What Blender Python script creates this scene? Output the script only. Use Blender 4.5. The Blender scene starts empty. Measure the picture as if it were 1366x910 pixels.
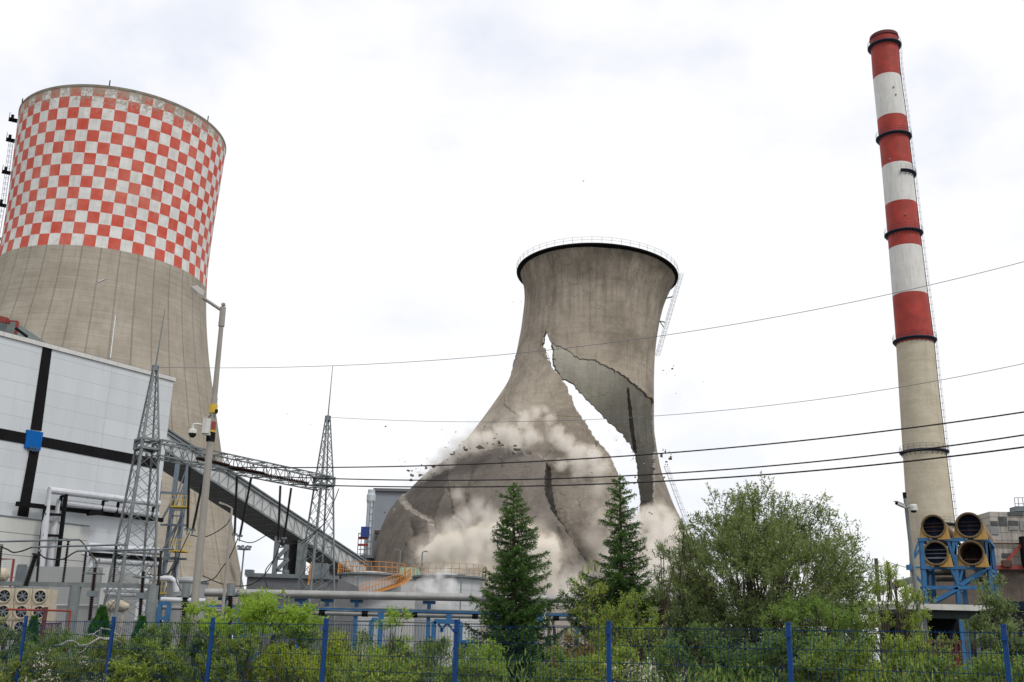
import bpy, math, random
import numpy as np
from mathutils import Vector, Matrix, noise as mnoise

random.seed(7)
RNG = np.random.default_rng(7)
sc = bpy.context.scene
COL = sc.collection
pi = math.pi

# ------------------------------------------------------------------ camera frame
FPX, CX, CY, EYE = 1389.0, 683.0, 455.0, 1.7

def _frame():
    up = np.array([800.0 - CX, CY + 4200.0, -FPX]); up /= np.linalg.norm(up)
    view = np.array([0, 0, -1.0]); fy = view - up * view.dot(up); fy /= np.linalg.norm(fy)
    return np.array([np.cross(fy, up), fy, up])
M = _frame()

def ray(px, py): return M @ np.array([px - CX, CY - py, -FPX])
def P(px, py, Y):
    r = ray(px, py); return r * (Y / r[1]) + np.array([0, 0, EYE])
def PZ(px, py, z):
    r = ray(px, py); return r * ((z - EYE) / r[2]) + np.array([0, 0, EYE])
def proj(w):
    w = np.asarray(w, float) - np.array([0, 0, EYE]); c = w @ M
    return np.stack([CX + FPX * c[..., 0] / -c[..., 2], CY - FPX * c[..., 1] / -c[..., 2]], -1)
def cdepth(w): return -((np.asarray(w, float) - np.array([0, 0, EYE])) @ M)[..., 2]
def ppm(w): return FPX / cdepth(w)          # pixels per metre at w

camd = bpy.data.cameras.new('camera'); camo = bpy.data.objects.new('camera', camd); COL.objects.link(camo)
camd.lens = FPX / 1366 * 36; camd.sensor_width = 36; camd.sensor_fit = 'HORIZONTAL'
camd.clip_start = 0.1; camd.clip_end = 6000
mw = Matrix([list(M[0]) + [0], list(M[1]) + [0], list(M[2]) + [EYE], [0, 0, 0, 1]])
camo.matrix_world = mw
sc.camera = camo
sc.view_settings.view_transform = 'Standard'; sc.view_settings.look = 'None'
sc.view_settings.exposure = 0; sc.view_settings.gamma = 1
cy = sc.cycles
cy.max_bounces = 6; cy.diffuse_bounces = 3; cy.glossy_bounces = 2; cy.transmission_bounces = 3
cy.volume_bounces = 5; cy.transparent_max_bounces = 48
cy.volume_step_rate = 1.0; cy.volume_max_steps = 128; cy.use_denoising = True
try: cy.denoising_input_passes = 'RGB_ALBEDO_NORMAL'
except Exception: pass

# ------------------------------------------------------------------ materials
def newmat(name):
    m = bpy.data.materials.new(name); m.use_nodes = True
    nt = m.node_tree; nt.nodes.clear()
    out = nt.nodes.new('ShaderNodeOutputMaterial')
    return m, nt, out
def N(nt, t, **k):
    n = nt.nodes.new(t)
    for a, v in k.items():
        if a in n.inputs.keys(): n.inputs[a].default_value = v
        else: setattr(n, a, v)
    return n
def L(nt, a, b): nt.links.new(a, b)
def mixc(nt, fac, a, b, mode='MIX'):
    n = nt.nodes.new('ShaderNodeMix'); n.data_type = 'RGBA'; n.blend_type = mode
    for i, v in ((0, fac), (6, a), (7, b)):
        if hasattr(v, 'node'): L(nt, v, n.inputs[i])
        elif i == 0: n.inputs[0].default_value = v
        else: n.inputs[i].default_value = tuple(v) + (1,) if len(v) == 3 else v
    return n.outputs[2]
def noise(nt, vec, scale, detail=6, rough=.6, dist=0):
    n = N(nt, 'ShaderNodeTexNoise'); n.inputs['Scale'].default_value = scale
    n.inputs['Detail'].default_value = detail; n.inputs['Roughness'].default_value = rough
    n.inputs['Distortion'].default_value = dist
    if vec is not None: L(nt, vec, n.inputs['Vector'])
    return n.outputs['Fac']
def ramp(nt, fac, stops):
    n = nt.nodes.new('ShaderNodeValToRGB'); L(nt, fac, n.inputs[0])
    cr = n.color_ramp
    while len(cr.elements) < len(stops): cr.elements.new(0.5)
    for e, (p, c) in zip(cr.elements, stops):
        e.position = p; e.color = (tuple(c) + (1,)) if hasattr(c, '__len__') else (c, c, c, 1)
    return n.outputs[0]
def coords(nt, kind='Object', scale=(1, 1, 1)):
    tc = nt.nodes.new('ShaderNodeTexCoord'); mp = nt.nodes.new('ShaderNodeMapping')
    mp.inputs['Scale'].default_value = scale; L(nt, tc.outputs[kind], mp.inputs[0]); return mp.outputs[0]
def math_(nt, op, a, b=None, clamp=False):
    n = nt.nodes.new('ShaderNodeMath'); n.operation = op; n.use_clamp = clamp
    for i, v in ((0, a), (1, b)):
        if v is None: continue
        if hasattr(v, 'node'): L(nt, v, n.inputs[i])
        else: n.inputs[i].default_value = v
    return n.outputs[0]
def bsdf(nt, out, col, rough=.8, metal=0, bump=None, bstr=.3, bdist=.05, spec=None):
    b = nt.nodes.new('ShaderNodeBsdfPrincipled')
    if hasattr(col, 'node'): L(nt, col, b.inputs['Base Color'])
    else: b.inputs['Base Color'].default_value = tuple(col) + (1,)
    if hasattr(rough, 'node'): L(nt, rough, b.inputs['Roughness'])
    else: b.inputs['Roughness'].default_value = rough
    b.inputs['Metallic'].default_value = metal
    if spec is not None: b.inputs['Specular IOR Level'].default_value = spec
    if bump is not None:
        bm = nt.nodes.new('ShaderNodeBump'); bm.inputs['Strength'].default_value = bstr
        bm.inputs['Distance'].default_value = bdist; L(nt, bump, bm.inputs['Height']); L(nt, bm.outputs[0], b.inputs['Normal'])
    L(nt, b.outputs[0], out.inputs[0]); return b
MATS = {}
def paint(name, c, rough=.55, metal=0, var=.25, dirt=(.12, .10, .08), dirtamt=.35, scale=1.5, spec=.3):
    """painted or galvanised surface with blotches and streaky dirt"""
    if name in MATS: return MATS[name]
    m, nt, out = newmat(name)
    v = coords(nt); v2 = coords(nt, scale=(3, 3, .35))
    n1 = noise(nt, v, scale, 7, .65); n2 = noise(nt, v2, scale * 1.5, 6, .7)
    dk = tuple(x * (1 - var) for x in c)
    a = mixc(nt, ramp(nt, n1, [(.35, 0), (.65, 1)]), dk, c)
    a = mixc(nt, math_(nt, 'MULTIPLY', ramp(nt, n2, [(.5, 0), (.75, 1)]), dirtamt), a, dirt)
    bsdf(nt, out, a, rough, metal, n1, .15, .02, spec)
    MATS[name] = m; return m
def conc(name, c, c2, scale=.25, streak=.5, lines=0, bump=.4):
    if name in MATS: return MATS[name]
    m, nt, out = newmat(name)
    v = coords(nt); vs = coords(nt, scale=(1, 1, .06)); vh = coords(nt, scale=(.15, .15, 1))
    n1 = noise(nt, v, scale, 10, .65); n2 = noise(nt, vs, scale * 4, 8, .65); n3 = noise(nt, vh, 1.1, 5, .6)
    n4 = noise(nt, v, scale * 14, 8, .7)
    a = mixc(nt, ramp(nt, n1, [(.36, 0), (.64, 1)]), c2, c)
    dk = tuple(x * .45 for x in c2)
    a = mixc(nt, math_(nt, 'MULTIPLY', ramp(nt, n2, [(.52, 0), (.72, 1)]), streak), a, dk)
    a = mixc(nt, math_(nt, 'MULTIPLY', ramp(nt, n3, [(.45, 0), (.7, 1)]), .22), a, tuple(min(1, x * 1.35) for x in c))
    a = mixc(nt, math_(nt, 'MULTIPLY', ramp(nt, n4, [(.3, 1), (.5, 0)]), .3), a, dk)
    bsdf(nt, out, a, .92, 0, n4, bump, .15, .2)
    MATS[name] = m; return m

galv = paint('galvanised_steel', (.21, .235, .24), .6, .2, .35)
galv_dark = paint('dull_galvanised_steel', (.19, .22, .24), .55, .3, .3)
blue_fence = paint('blue_fence_paint', (.009, .055, .20), .5, 0, .15, (.03, .03, .04), .3, 1.5, .15)
mesh_blue = paint('blue_mesh_wire', (.004, .030, .095), .6, 0, .15, (.02, .03, .03), .3, 1.5, .1)
blue_steel = paint('blue_structural_paint', (.040, .145, .31), .6, 0, .3, (.09, .09, .09), .5, 1.5, .15)
black_steel = paint('black_steel', (.009, .0085, .010), .75, 0, .3, (.03, .025, .025), .3, 1.5, .1)
brown_ins = paint('brown_porcelain', (.030, .010, .008), .35, 0, .3, (.02, .02, .02), .3)
black_ins = paint('black_rubber', (.012, .010, .012), .45, 0, .2)
white_clad = paint('white_pipe_cladding', (.58, .60, .64), .4, .1, .15, (.25, .24, .22), .35)
grey_pipe = paint('grey_pipe_cladding', (.36, .36, .35), .42, .45, .25, (.12, .11, .1), .35)
pole_mat = paint('lamp_post_paint', (.31, .29, .265), .55, .1, .15, (.14, .12, .1), .3)
white_plastic = paint('white_plastic', (.6, .6, .58), .4, 0, .1)
yellow = paint('yellow_paint', (.62, .42, .04), .5, 0, .2)
orange = paint('orange_paint', (.62, .27, .07), .5, 0, .25)
ochre = paint('ochre_paint', (.52, .31, .09), .65, 0, .3, (.09, .06, .03), .6)
red_paint = paint('red_oxide_paint', (.28, .045, .035), .6, 0, .3)
rust = paint('rusty_steel', (.10, .05, .035), .8, 0, .4)
cream = paint('cream_enamel', (.50, .44, .34), .5, 0, .15)
dark_void = paint('dark_interior', (.012, .014, .02), .8, 0, .3)  # near-black colour puts shade into openings and beneath roofs; also on the pier shaft
navy = paint('navy_sheet', (.008, .016, .042), .8, 0, .5, (.07, .065, .06), .35, 1.5, .1)
tank_white = paint('tank_coating', (.47, .49, .50), .5, .05, .12, (.2, .19, .17), .4, .4)
grey_wall = paint('grey_sheet_wall', (.15, .155, .165), .6, .1, .2, (.08, .08, .08), .4, .5)
pale_wall = paint('pale_plaster_wall', (.50, .50, .49), .8, 0, .15, (.2, .19, .17), .35, .6)
far_grey = paint('far_grey_cladding', (.25, .27, .31), .7, 0, .12, (.2, .2, .22), .2, .1)  # plain even grey of the distant boiler house
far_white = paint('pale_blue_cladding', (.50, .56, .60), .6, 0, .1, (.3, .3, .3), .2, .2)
roof_white = paint('pale_roof_edge', (.55, .54, .51), .7, 0, .2)
green_tank = paint('green_painted_roof', (.17, .31, .24), .7, 0, .2)
bark = paint('bark', (.085, .065, .05), .9, 0, .5, (.03, .03, .02), .5, 6)
deadwood = paint('bleached_dead_wood', (.42, .40, .37), .85, 0, .4, (.12, .1, .08), .5, 5)
glass_dark = paint('lamp_lens', (.035, .038, .025), .8, 0, .2, (.03, .03, .03), .2, 1.5, .05)

# ------------------------------------------------------------------ mesh builder
class MB:
    def __init__(s): s.v = []; s.f = []; s.m = []; s.uv = None
    def add(s, vs, fs, mi=0):
        o = len(s.v); s.v.extend([tuple(map(float, p)) for p in vs]); s.f.extend([tuple(i + o for i in f) for f in fs]); s.m.extend([mi] * len(fs)); return s
    def hexa(s, p, mi=0):   # 8 points: bottom ring 0-3, top ring 4-7
        return s.add(p, [(0, 3, 2, 1), (4, 5, 6, 7), (0, 1, 5, 4), (1, 2, 6, 5), (2, 3, 7, 6), (3, 0, 4, 7)], mi)
    def box(s, c, sx, sy, sz, rz=0, mi=0):
        c = np.array(c, float); co, si = math.cos(rz), math.sin(rz); ps = []
        for z in (-.5, .5):
            for x, y in ((-.5, -.5), (.5, -.5), (.5, .5), (-.5, .5)):
                ps.append(c + np.array([x * sx * co - y * sy * si, x * sx * si + y * sy * co, z * sz]))
        return s.hexa(ps, mi)
    def bar(s, a, b, w, h=None, mi=0):
        """square-section bar"""
        h = h or w; a = np.array(a, float); b = np.array(b, float); d = b - a; l = np.linalg.norm(d)
        if l < 1e-6: return s
        d /= l; up = np.array([0, 0, 1.]) if abs(d[2]) < .95 else np.array([0, 1., 0])
        x = np.cross(d, up); x /= np.linalg.norm(x); y = np.cross(x, d)
        ps = [e + x * i * w / 2 + y * j * h / 2 for e in (a, b) for i, j in ((-1, -1), (1, -1), (1, 1), (-1, 1))]
        return s.hexa(ps, mi)
    def tube(s, pts, r, n=8, mi=0, cap=True):
        pts = [np.array(p, float) for p in pts]; k = len(pts)
        rr = r if hasattr(r, '__len__') else [r] * k
        o = len(s.v); prev = None
        for i, p in enumerate(pts):
            d = pts[min(i + 1, k - 1)] - pts[max(i - 1, 0)]; d /= (np.linalg.norm(d) + 1e-9)
            if prev is None:
                a = np.array([0, 0, 1.]) if abs(d[2]) < .9 else np.array([1., 0, 0])
                x = np.cross(d, a)
            else: x = prev - d * prev.dot(d)
            x /= (np.linalg.norm(x) + 1e-9); prev = x; y = np.cross(d, x)
            for j in range(n):
                t = 2 * pi * j / n; s.v.append(tuple(p + rr[i] * (math.cos(t) * x + math.sin(t) * y)))
        for i in range(k - 1):
            for j in range(n):
                s.f.append((o + i * n + j, o + i * n + (j + 1) % n, o + (i + 1) * n + (j + 1) % n, o + (i + 1) * n + j)); s.m.append(mi)
        if cap:
            s.f.append(tuple(o + j for j in range(n))[::-1]); s.m.append(mi)
            s.f.append(tuple(o + (k - 1) * n + j for j in range(n))); s.m.append(mi)
        return s
    def lathe(s, c, prof, n=32, mi=0, a0=0, a1=2 * pi):
        """prof: (r,z) list around vertical axis at c"""
        o = len(s.v); full = abs(a1 - a0 - 2 * pi) < 1e-6; m = n if full else n + 1
        for r, z in prof:
            for j in range(m):
                t = a0 + (a1 - a0) * j / n; s.v.append((c[0] + r * math.cos(t), c[1] + r * math.sin(t), c[2] + z))
        for i in range(len(prof) - 1):
            for j in range(n):
                k = (j + 1) % m
                s.f.append((o + i * m + j, o + i * m + k, o + (i + 1) * m + k, o + (i + 1) * m + j)); s.m.append(mi)
        return s
    def quad(s, a, b, c, d, mi=0): return s.add([a, b, c, d], [(0, 1, 2, 3)], mi)
    def build(s, name, mats, parent=None, loc=None, smooth=False):
        if not isinstance(mats, (list, tuple)): mats = [mats]
        me = bpy.data.meshes.new(name)
        off = np.array(wloc(parent)) if parent is not None else np.array(loc if loc is not None else (0, 0, 0), float)
        V = np.array(s.v, float).reshape(-1, 3) - off
        me.from_pydata(V.tolist(), [], s.f)
        for m in mats: me.materials.append(m)
        if len(mats) > 1: me.polygons.foreach_set('material_index', s.m)
        if smooth: me.polygons.foreach_set('use_smooth', [True] * len(me.polygons))
        me.update()
        o = bpy.data.objects.new(name, me); COL.objects.link(o)
        if parent is not None: o.parent = parent
        else: o.location = tuple(off)
        return o
def wloc(o):
    l = np.zeros(3)
    while o is not None: l = l + np.array(o.location); o = o.parent
    return l
def np_mesh(name, V, F, mats, parent=None, loc=None, smooth=False, mi=None):
    me = bpy.data.meshes.new(name); k = F.shape[1]
    off = wloc(parent) if parent is not None else np.array(loc if loc is not None else (0, 0, 0), float)
    V = (V - off).astype(np.float32)
    me.vertices.add(len(V)); me.vertices.foreach_set('co', V.ravel())
    me.loops.add(F.size); me.loops.foreach_set('vertex_index', F.ravel().astype(np.int32))
    me.polygons.add(len(F)); me.polygons.foreach_set('loop_start', np.arange(0, F.size, k, dtype=np.int32))
    me.polygons.foreach_set('loop_total', np.full(len(F), k, dtype=np.int32))
    for m in (mats if isinstance(mats, (list, tuple)) else [mats]): me.materials.append(m)
    if mi is not None: me.polygons.foreach_set('material_index', mi.astype(np.int32))
    if smooth: me.polygons.foreach_set('use_smooth', np.ones(len(F), bool))
    me.update(calc_edges=True)
    o = bpy.data.objects.new(name, me); COL.objects.link(o)
    if parent is not None: o.parent = parent
    else: o.location = tuple(off)
    return o
def tag(o, label=None, cat=None, group=None, kind=None):
    if label: o['label'] = label
    if cat: o['category'] = cat
    if group: o['group'] = group
    if kind: o['kind'] = kind
    return o
def thing(name, label, cat, loc, group=None, kind=None):
    o = bpy.data.objects.new(name, None); COL.objects.link(o); o.location = tuple(map(float, loc)); o.empty_display_size = .5
    return tag(o, label, cat, group, kind)

# ------------------------------------------------------------------ world, sun
w = bpy.data.worlds.new('World'); sc.world = w; w.use_nodes = True
nt = w.node_tree; nt.nodes.clear()
wo = nt.nodes.new('ShaderNodeOutputWorld')
sky = nt.nodes.new('ShaderNodeTexSky'); sky.sky_type = 'NISHITA'; sky.sun_disc = False
SE, SR = math.radians(52), math.radians(140)
sky.sun_elevation = SE; sky.sun_rotation = SR; sky.air_density = 1; sky.dust_density = 2
b1 = nt.nodes.new('ShaderNodeBackground'); b1.inputs[1].default_value = .12; L(nt, sky.outputs[0], b1.inputs[0])
v = coords(nt, 'Generated', (1, 1, 1.6))
n1 = noise(nt, v, 2.1, 8, .52, .3); n2 = noise(nt, v, 5.0, 7, .6, .2)
nn = math_(nt, 'ADD', math_(nt, 'MULTIPLY', n1, .72), math_(nt, 'MULTIPLY', n2, .28))
ccol = ramp(nt, nn, [(.30, (.83, .875, .99)), (.40, (.91, .94, 1.02)), (.475, (1.0, 1.0, 1.02)), (.75, (1.05, 1.05, 1.04))])
b2 = nt.nodes.new('ShaderNodeBackground'); L(nt, ccol, b2.inputs[0]); b2.inputs[1].default_value = 1.06
for (sx_, sy_, amt) in ((610, 130, -.05), (540, 20, -.02), (150, 30, -.015)):
    dr_ = ray(sx_, sy_); dr_ = dr_ / np.linalg.norm(dr_); tcw = nt.nodes.new('ShaderNodeTexCoord'); dp = nt.nodes.new('ShaderNodeVectorMath'); dp.operation = 'DOT_PRODUCT'; L(nt, tcw.outputs['Generated'], dp.inputs[0]); dp.inputs[1].default_value = tuple(dr_)
    mk = nt.nodes.new('ShaderNodeMapRange'); mk.interpolation_type = 'SMOOTHSTEP'; L(nt, dp.outputs['Value'], mk.inputs[0]); mk.inputs[1].default_value = math.cos(math.radians(11)); mk.inputs[2].default_value = 1; mk.inputs[3].default_value = 0; mk.inputs[4].default_value = amt
    nn = math_(nt, 'ADD', nn, mk.outputs[0])
ccr = ccol.node; L(nt, nn, ccr.inputs[0])
cov = ramp(nt, nn, [(.30, .75), (.5, .94)])
mx = nt.nodes.new('ShaderNodeMixShader'); L(nt, cov, mx.inputs[0]); L(nt, b1.outputs[0], mx.inputs[1]); L(nt, b2.outputs[0], mx.inputs[2])
L(nt, mx.outputs[0], wo.inputs[0])
sl = bpy.data.lights.new('sun', 'SUN'); so = bpy.data.objects.new('sun', sl); COL.objects.link(so)
sl.energy = 1.7; sl.angle = math.radians(14); sl.color = (1, .96, .90)
# the sky's sun sits at azimuth SR measured clockwise from +Y
sd = Vector((math.sin(SR) * math.cos(SE), math.cos(SR) * math.cos(SE), math.sin(SE)))
so.rotation_euler = (-sd).to_track_quat('-Z', 'Y').to_euler()

# ------------------------------------------------------------------ ground
m, nt, out = newmat('grass_and_gravel_ground')
v = coords(nt); a = mixc(nt, ramp(nt, noise(nt, v, .08, 8, .6), [(.42, 0), (.58, 1)]), (.045, .06, .02), (.17, .155, .13))
a = mixc(nt, ramp(nt, noise(nt, v, 3, 8, .7), [(.3, 0), (.7, 1)]), a, (.06, .06, .035)); bsdf(nt, out, a, .95, bump=noise(nt, v, 8), bstr=.6)
g = MB(); S = 4000; n = 8
for i in range(n):
    for j in range(n):
        x0, x1 = -S + 2 * S * i / n, -S + 2 * S * (i + 1) / n; y0, y1 = -S + 2 * S * j / n, -S + 2 * S * (j + 1) / n
        g.quad((x0, y0, 0), (x1, y0, 0), (x1, y1, 0), (x0, y1, 0))
tag(g.build('ground', m), kind='structure')
yard = MB(); yard.quad((-70, 36, .006), (120, 36, .006), (140, 420, .006), (-150, 420, .006))
tag(yard.build('yard_pavement', conc('asphalt', (.07, .07, .07), (.05, .05, .05), .3, .2)), kind='structure')
verge = MB(); verge.quad((-60, -3, .005), (60, -3, .005), (60, 9, .005), (-60, 9, .005))
tag(verge.build('path', conc('path_paving', (.2, .19, .18), (.14, .135, .13), .6, .2)), kind='structure')

# ------------------------------------------------------------------ generic parts
def railing(mb, pts, h=1.1, r=.03, step=1, rails=(1, .55), n=4):
    for i, p in enumerate(pts):
        if i % step == 0: mb.tube([p, np.array(p) + (0, 0, h)], r, n)
    for k in rails: mb.tube([np.array(p) + (0, 0, h * k) for p in pts], r * .8, n)
def ladder(mb, a, b, out, w=.5, cage=True, r=.025, step=.9, cr=.4):
    """caged ladder from a up to b; 'out' = unit horizontal vector away from the wall"""
    a = np.array(a, float); b = np.array(b, float); out = np.array(out, float); d = b - a; l = np.linalg.norm(d); d /= l
    sd_ = np.cross(d, out); sd_ /= np.linalg.norm(sd_)
    for s in (-1, 1): mb.tube([a + sd_ * s * w / 2, b + sd_ * s * w / 2], r, 4)
    k = int(l / step)
    for i in range(k + 1):
        p = a + d * (i * l / max(k, 1)); mb.tube([p - sd_ * w / 2, p + sd_ * w / 2], r * .7, 4)
        if cage:
            ring = [p + sd_ * w / 2 * math.cos(t) * 1.5 + out * cr * 1.6 * math.sin(t) for t in np.linspace(0, pi, 7)]
            mb.tube(ring, r * .7, 4)
    if cage:
        for t in (pi * .2, pi * .5, pi * .8):
            o_ = sd_ * w / 2 * math.cos(t) * 1.5 + out * cr * 1.6 * math.sin(t); mb.tube([a + o_, b + o_], r * .7, 4)
def inpoly(pts, poly):
    x, y = pts[:, 0], pts[:, 1]; r = np.zeros(len(pts), bool); poly = np.array(poly, float)
    j = len(poly) - 1
    for i in range(len(poly)):
        xi, yi = poly[i]; xj, yj = poly[j]
        c = ((yi > y) != (yj > y)) & (x < (xj - xi) * (y - yi) / (yj - yi + 1e-12) + xi); r ^= c; j = i
    return r
def smooth_tab(z, tz, tv, k=3.0):
    zz = np.linspace(tz[0] - 15, tz[-1] + 15, 600)
    base = np.interp(zz, tz, tv)
    lo = zz < tz[0]; base[lo] = tv[0] + (tv[1] - tv[0]) / (tz[1] - tz[0]) * (zz[lo] - tz[0])
    hi = zz > tz[-1]; base[hi] = tv[-1] + (tv[-1] - tv[-2]) / (tz[-1] - tz[-2]) * (zz[hi] - tz[-1])
    g_ = np.exp(-.5 * (np.arange(-40, 41) * (zz[1] - zz[0]) / k) ** 2); g_ /= g_.sum()
    sm = np.convolve(np.pad(base, 40, mode='edge'), g_, 'valid')
    return np.interp(z, zz, sm)

# ------------------------------------------------------------------ chequered cooling tower
def tower_concrete(name, cols, chequer):
    m, nt, out = newmat(name)
    uvn = nt.nodes.new('ShaderNodeUVMap'); uvn.uv_map = 'UVMap'
    sp = nt.nodes.new('ShaderNodeSeparateXYZ'); L(nt, uvn.outputs[0], sp.inputs[0]); U, Vv = sp.outputs[0], sp.outputs[1]  # u: 0..1 round, v: metres up
    v = coords(nt); vs = coords(nt, scale=(1, 1, .07)); vh = coords(nt, scale=(.12, .12, 1.6))
    n1 = noise(nt, v, .16, 9, .62); n2 = noise(nt, vs, .9, 8, .65); n3 = noise(nt, vh, 1.0, 6, .7); n4 = noise(nt, v, 2.6, 8, .75)
    a = mixc(nt, ramp(nt, n1, [(.38, 0), (.64, 1)]), (.285, .255, .205), (.365, .33, .275))
    a = mixc(nt, math_(nt, 'MULTIPLY', ramp(nt, n2, [(.5, 0), (.74, 1)]), .38), a, (.17, .145, .11))
    a = mixc(nt, math_(nt, 'MULTIPLY', ramp(nt, n3, [(.48, 0), (.72, 1)]), .35), a, (.47, .43, .37))
    a = mixc(nt, math_(nt, 'MULTIPLY', ramp(nt, n4, [(.3, 1), (.46, 0)]), .35), a, (.14, .12, .1))
    # lift joints every 1.35 m
    fr = math_(nt, 'FRACT', math_(nt, 'MULTIPLY', Vv, 1 / 1.35))
    lj = math_(nt, 'LESS_THAN', fr, .08)
    a = mixc(nt, math_(nt, 'MULTIPLY', lj, .22), a, (.12, .1, .08))
    # vertical ribs
    fu = math_(nt, 'FRACT', math_(nt, 'MULTIPLY', U, cols)); du = math_(nt, 'ABSOLUTE', math_(nt, 'SUBTRACT', fu, .5))
    rib = ramp(nt, du, [(.0, 1), (.03, .8), (.045, 0)])
    h = math_(nt, 'ADD', math_(nt, 'MULTIPLY', rib, 1.0), math_(nt, 'MULTIPLY', n4, .4))
    if chequer:
        ck = nt.nodes.new('ShaderNodeTexChecker'); ck.inputs['Scale'].default_value = 1
        cb = nt.nodes.new('ShaderNodeCombineXYZ'); L(nt, math_(nt, 'MULTIPLY', U, 58), cb.inputs[0])
        L(nt, math_(nt, 'MULTIPLY', math_(nt, 'SUBTRACT', Vv, 75.4), 14 / 34.6), cb.inputs[1]); cb.inputs[2].default_value = .5
        L(nt, cb.outputs[0], ck.inputs[0])
        red = mixc(nt, ramp(nt, noise(nt, v, .5, 8, .7), [(.35, 0), (.65, 1)]), (.50, .072, .05), (.58, .12, .085))
        red = mixc(nt, math_(nt, 'MULTIPLY', ramp(nt, noise(nt, v, .13, 6, .7), [(.45, 0), (.68, 1)]), .45), red, (.60, .25, .19))
        wht = mixc(nt, ramp(nt, noise(nt, v, .6, 8, .7), [(.35, 0), (.65, 1)]), (.55, .55, .53), (.72, .72, .71))
        pc = mixc(nt, ck.outputs['Fac'], wht, red)
        pc = mixc(nt, math_(nt, 'MULTIPLY', ramp(nt, n2, [(.5, 0), (.75, 1)]), .3), pc, (.3, .24, .2))
        # flaking: strong near the rim, a little in patches elsewhere
        ht = nt.nodes.new('ShaderNodeMapRange'); L(nt, Vv, ht.inputs[0]); ht.inputs[1].default_value = 103.5; ht.inputs[2].default_value = 110.5
        ht.inputs[3].default_value = 0; ht.inputs[4].default_value = .24
        fl = math_(nt, 'ADD', noise(nt, v, 1.7, 10, .75), ht.outputs[0])
        fl = math_(nt, 'ADD', fl, math_(nt, 'MULTIPLY', noise(nt, v, .09, 3, .5), .14))
        a = mixc(nt, ramp(nt, fl, [(.70, 0), (.76, .85)]), pc, a)
        du2 = math_(nt, 'ABSOLUTE', math_(nt, 'SUBTRACT', math_(nt, 'FRACT', math_(nt, 'MULTIPLY', U, cols * 2)), .5))
        thin = ramp(nt, du2, [(.0, 1), (.02, 0)])
        a = mixc(nt, math_(nt, 'MULTIPLY', math_(nt, 'MULTIPLY', thin, ramp(nt, n2, [(.4, 0), (.6, 1)])), .55), a, (.25, .2, .17))
        a = mixc(nt, math_(nt, 'MULTIPLY', lj, .08), a, (.2, .18, .16))
    else:
        a = mixc(nt, math_(nt, 'MULTIPLY', rib, .42), a, (.10, .085, .065))
    bsdf(nt, out, a, .9, 0, h, .5, .12, .2)
    return m
LX, LY = -87.44, 210.3
LTZ = [0, 10, 20, 30, 40, 50, 60, 70, 80, 90, 100, 110]
LTR = [38.84, 35.77, 32.95, 30.26, 27.87, 25.51, 23.16, 21.5, 20.75, 20.95, 21.35, 21.76]
lt = thing('cooling_tower', 'intact cooling tower with red and white chequered top', 'cooling tower', (LX, LY, 0))
def shell_part(name, z0, z1, rows, mat, parent, NT=288, th=.5):
    zs = np.linspace(z0, z1, rows); R = smooth_tab(zs, LTZ, LTR, 3)
    t = np.linspace(0, 2 * pi, NT + 1)
    V = np.stack([LX + R[:, None] * np.cos(t), LY + R[:, None] * np.sin(t), np.repeat(zs[:, None], NT + 1, 1)], -1).reshape(-1, 3)
    i, j = np.meshgrid(np.arange(rows - 1), np.arange(NT), indexing='ij'); q = i * (NT + 1) + j
    F = np.stack([q, q + 1, q + NT + 2, q + NT + 1], -1).reshape(-1, 4)
    o = np_mesh(name, V, F, mat, parent, smooth=True)
    uv = o.data.uv_layers.new(name='UVMap'); vi = F.ravel()
    UV = np.stack([(vi % (NT + 1)) / NT, zs[vi // (NT + 1)]], -1).astype(np.float32); uv.data.foreach_set('uv', UV.ravel())
    md = o.modifiers.new('thickness', 'SOLIDIFY'); md.thickness = th; md.offset = -1; md.use_rim = False
    return o
shell_part('lower_shell', 7, 75.4, 60, tower_concrete('ribbed_tower_concrete', 38, False), lt)
shell_part('painted_shell', 75.4, 110, 40, tower_concrete('chequer_painted_concrete', 38, True), lt)
rimc = conc('rim_concrete', (.27, .25, .20), (.19, .17, .135), .6, .5)
mb = MB(); mb.lathe((LX, LY, 110), [(21.2, -.4), (21.82, -.4), (21.84, .12), (21.2, .12), (21.2, -.4)], 144); mb.build('rim', rimc, lt, smooth=False)
mb = MB()
for k in range(40):
    a0, a1 = 2 * pi * k / 40, 2 * pi * (k + .5) / 40
    for aa, ab in ((a0, a1), (a0 + 2 * pi / 40, a1)):
        mb.bar((LX + 38.9 * math.cos(aa), LY + 38.9 * math.sin(aa), 0), (LX + 36.6 * math.cos(ab), LY + 36.6 * math.sin(ab), 7.2), .8, .8)
mb.build('support_columns', rimc, lt)
for aa in (-1.38, -.35, -2.5): MB().tube([(LX + 21.7 * math.cos(aa), LY + 21.7 * math.sin(aa), 110.2), (LX + 21.7 * math.cos(aa), LY + 21.7 * math.sin(aa), 111.4)], .12, 5).build('lightning_rod', black_steel, lt)
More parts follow.
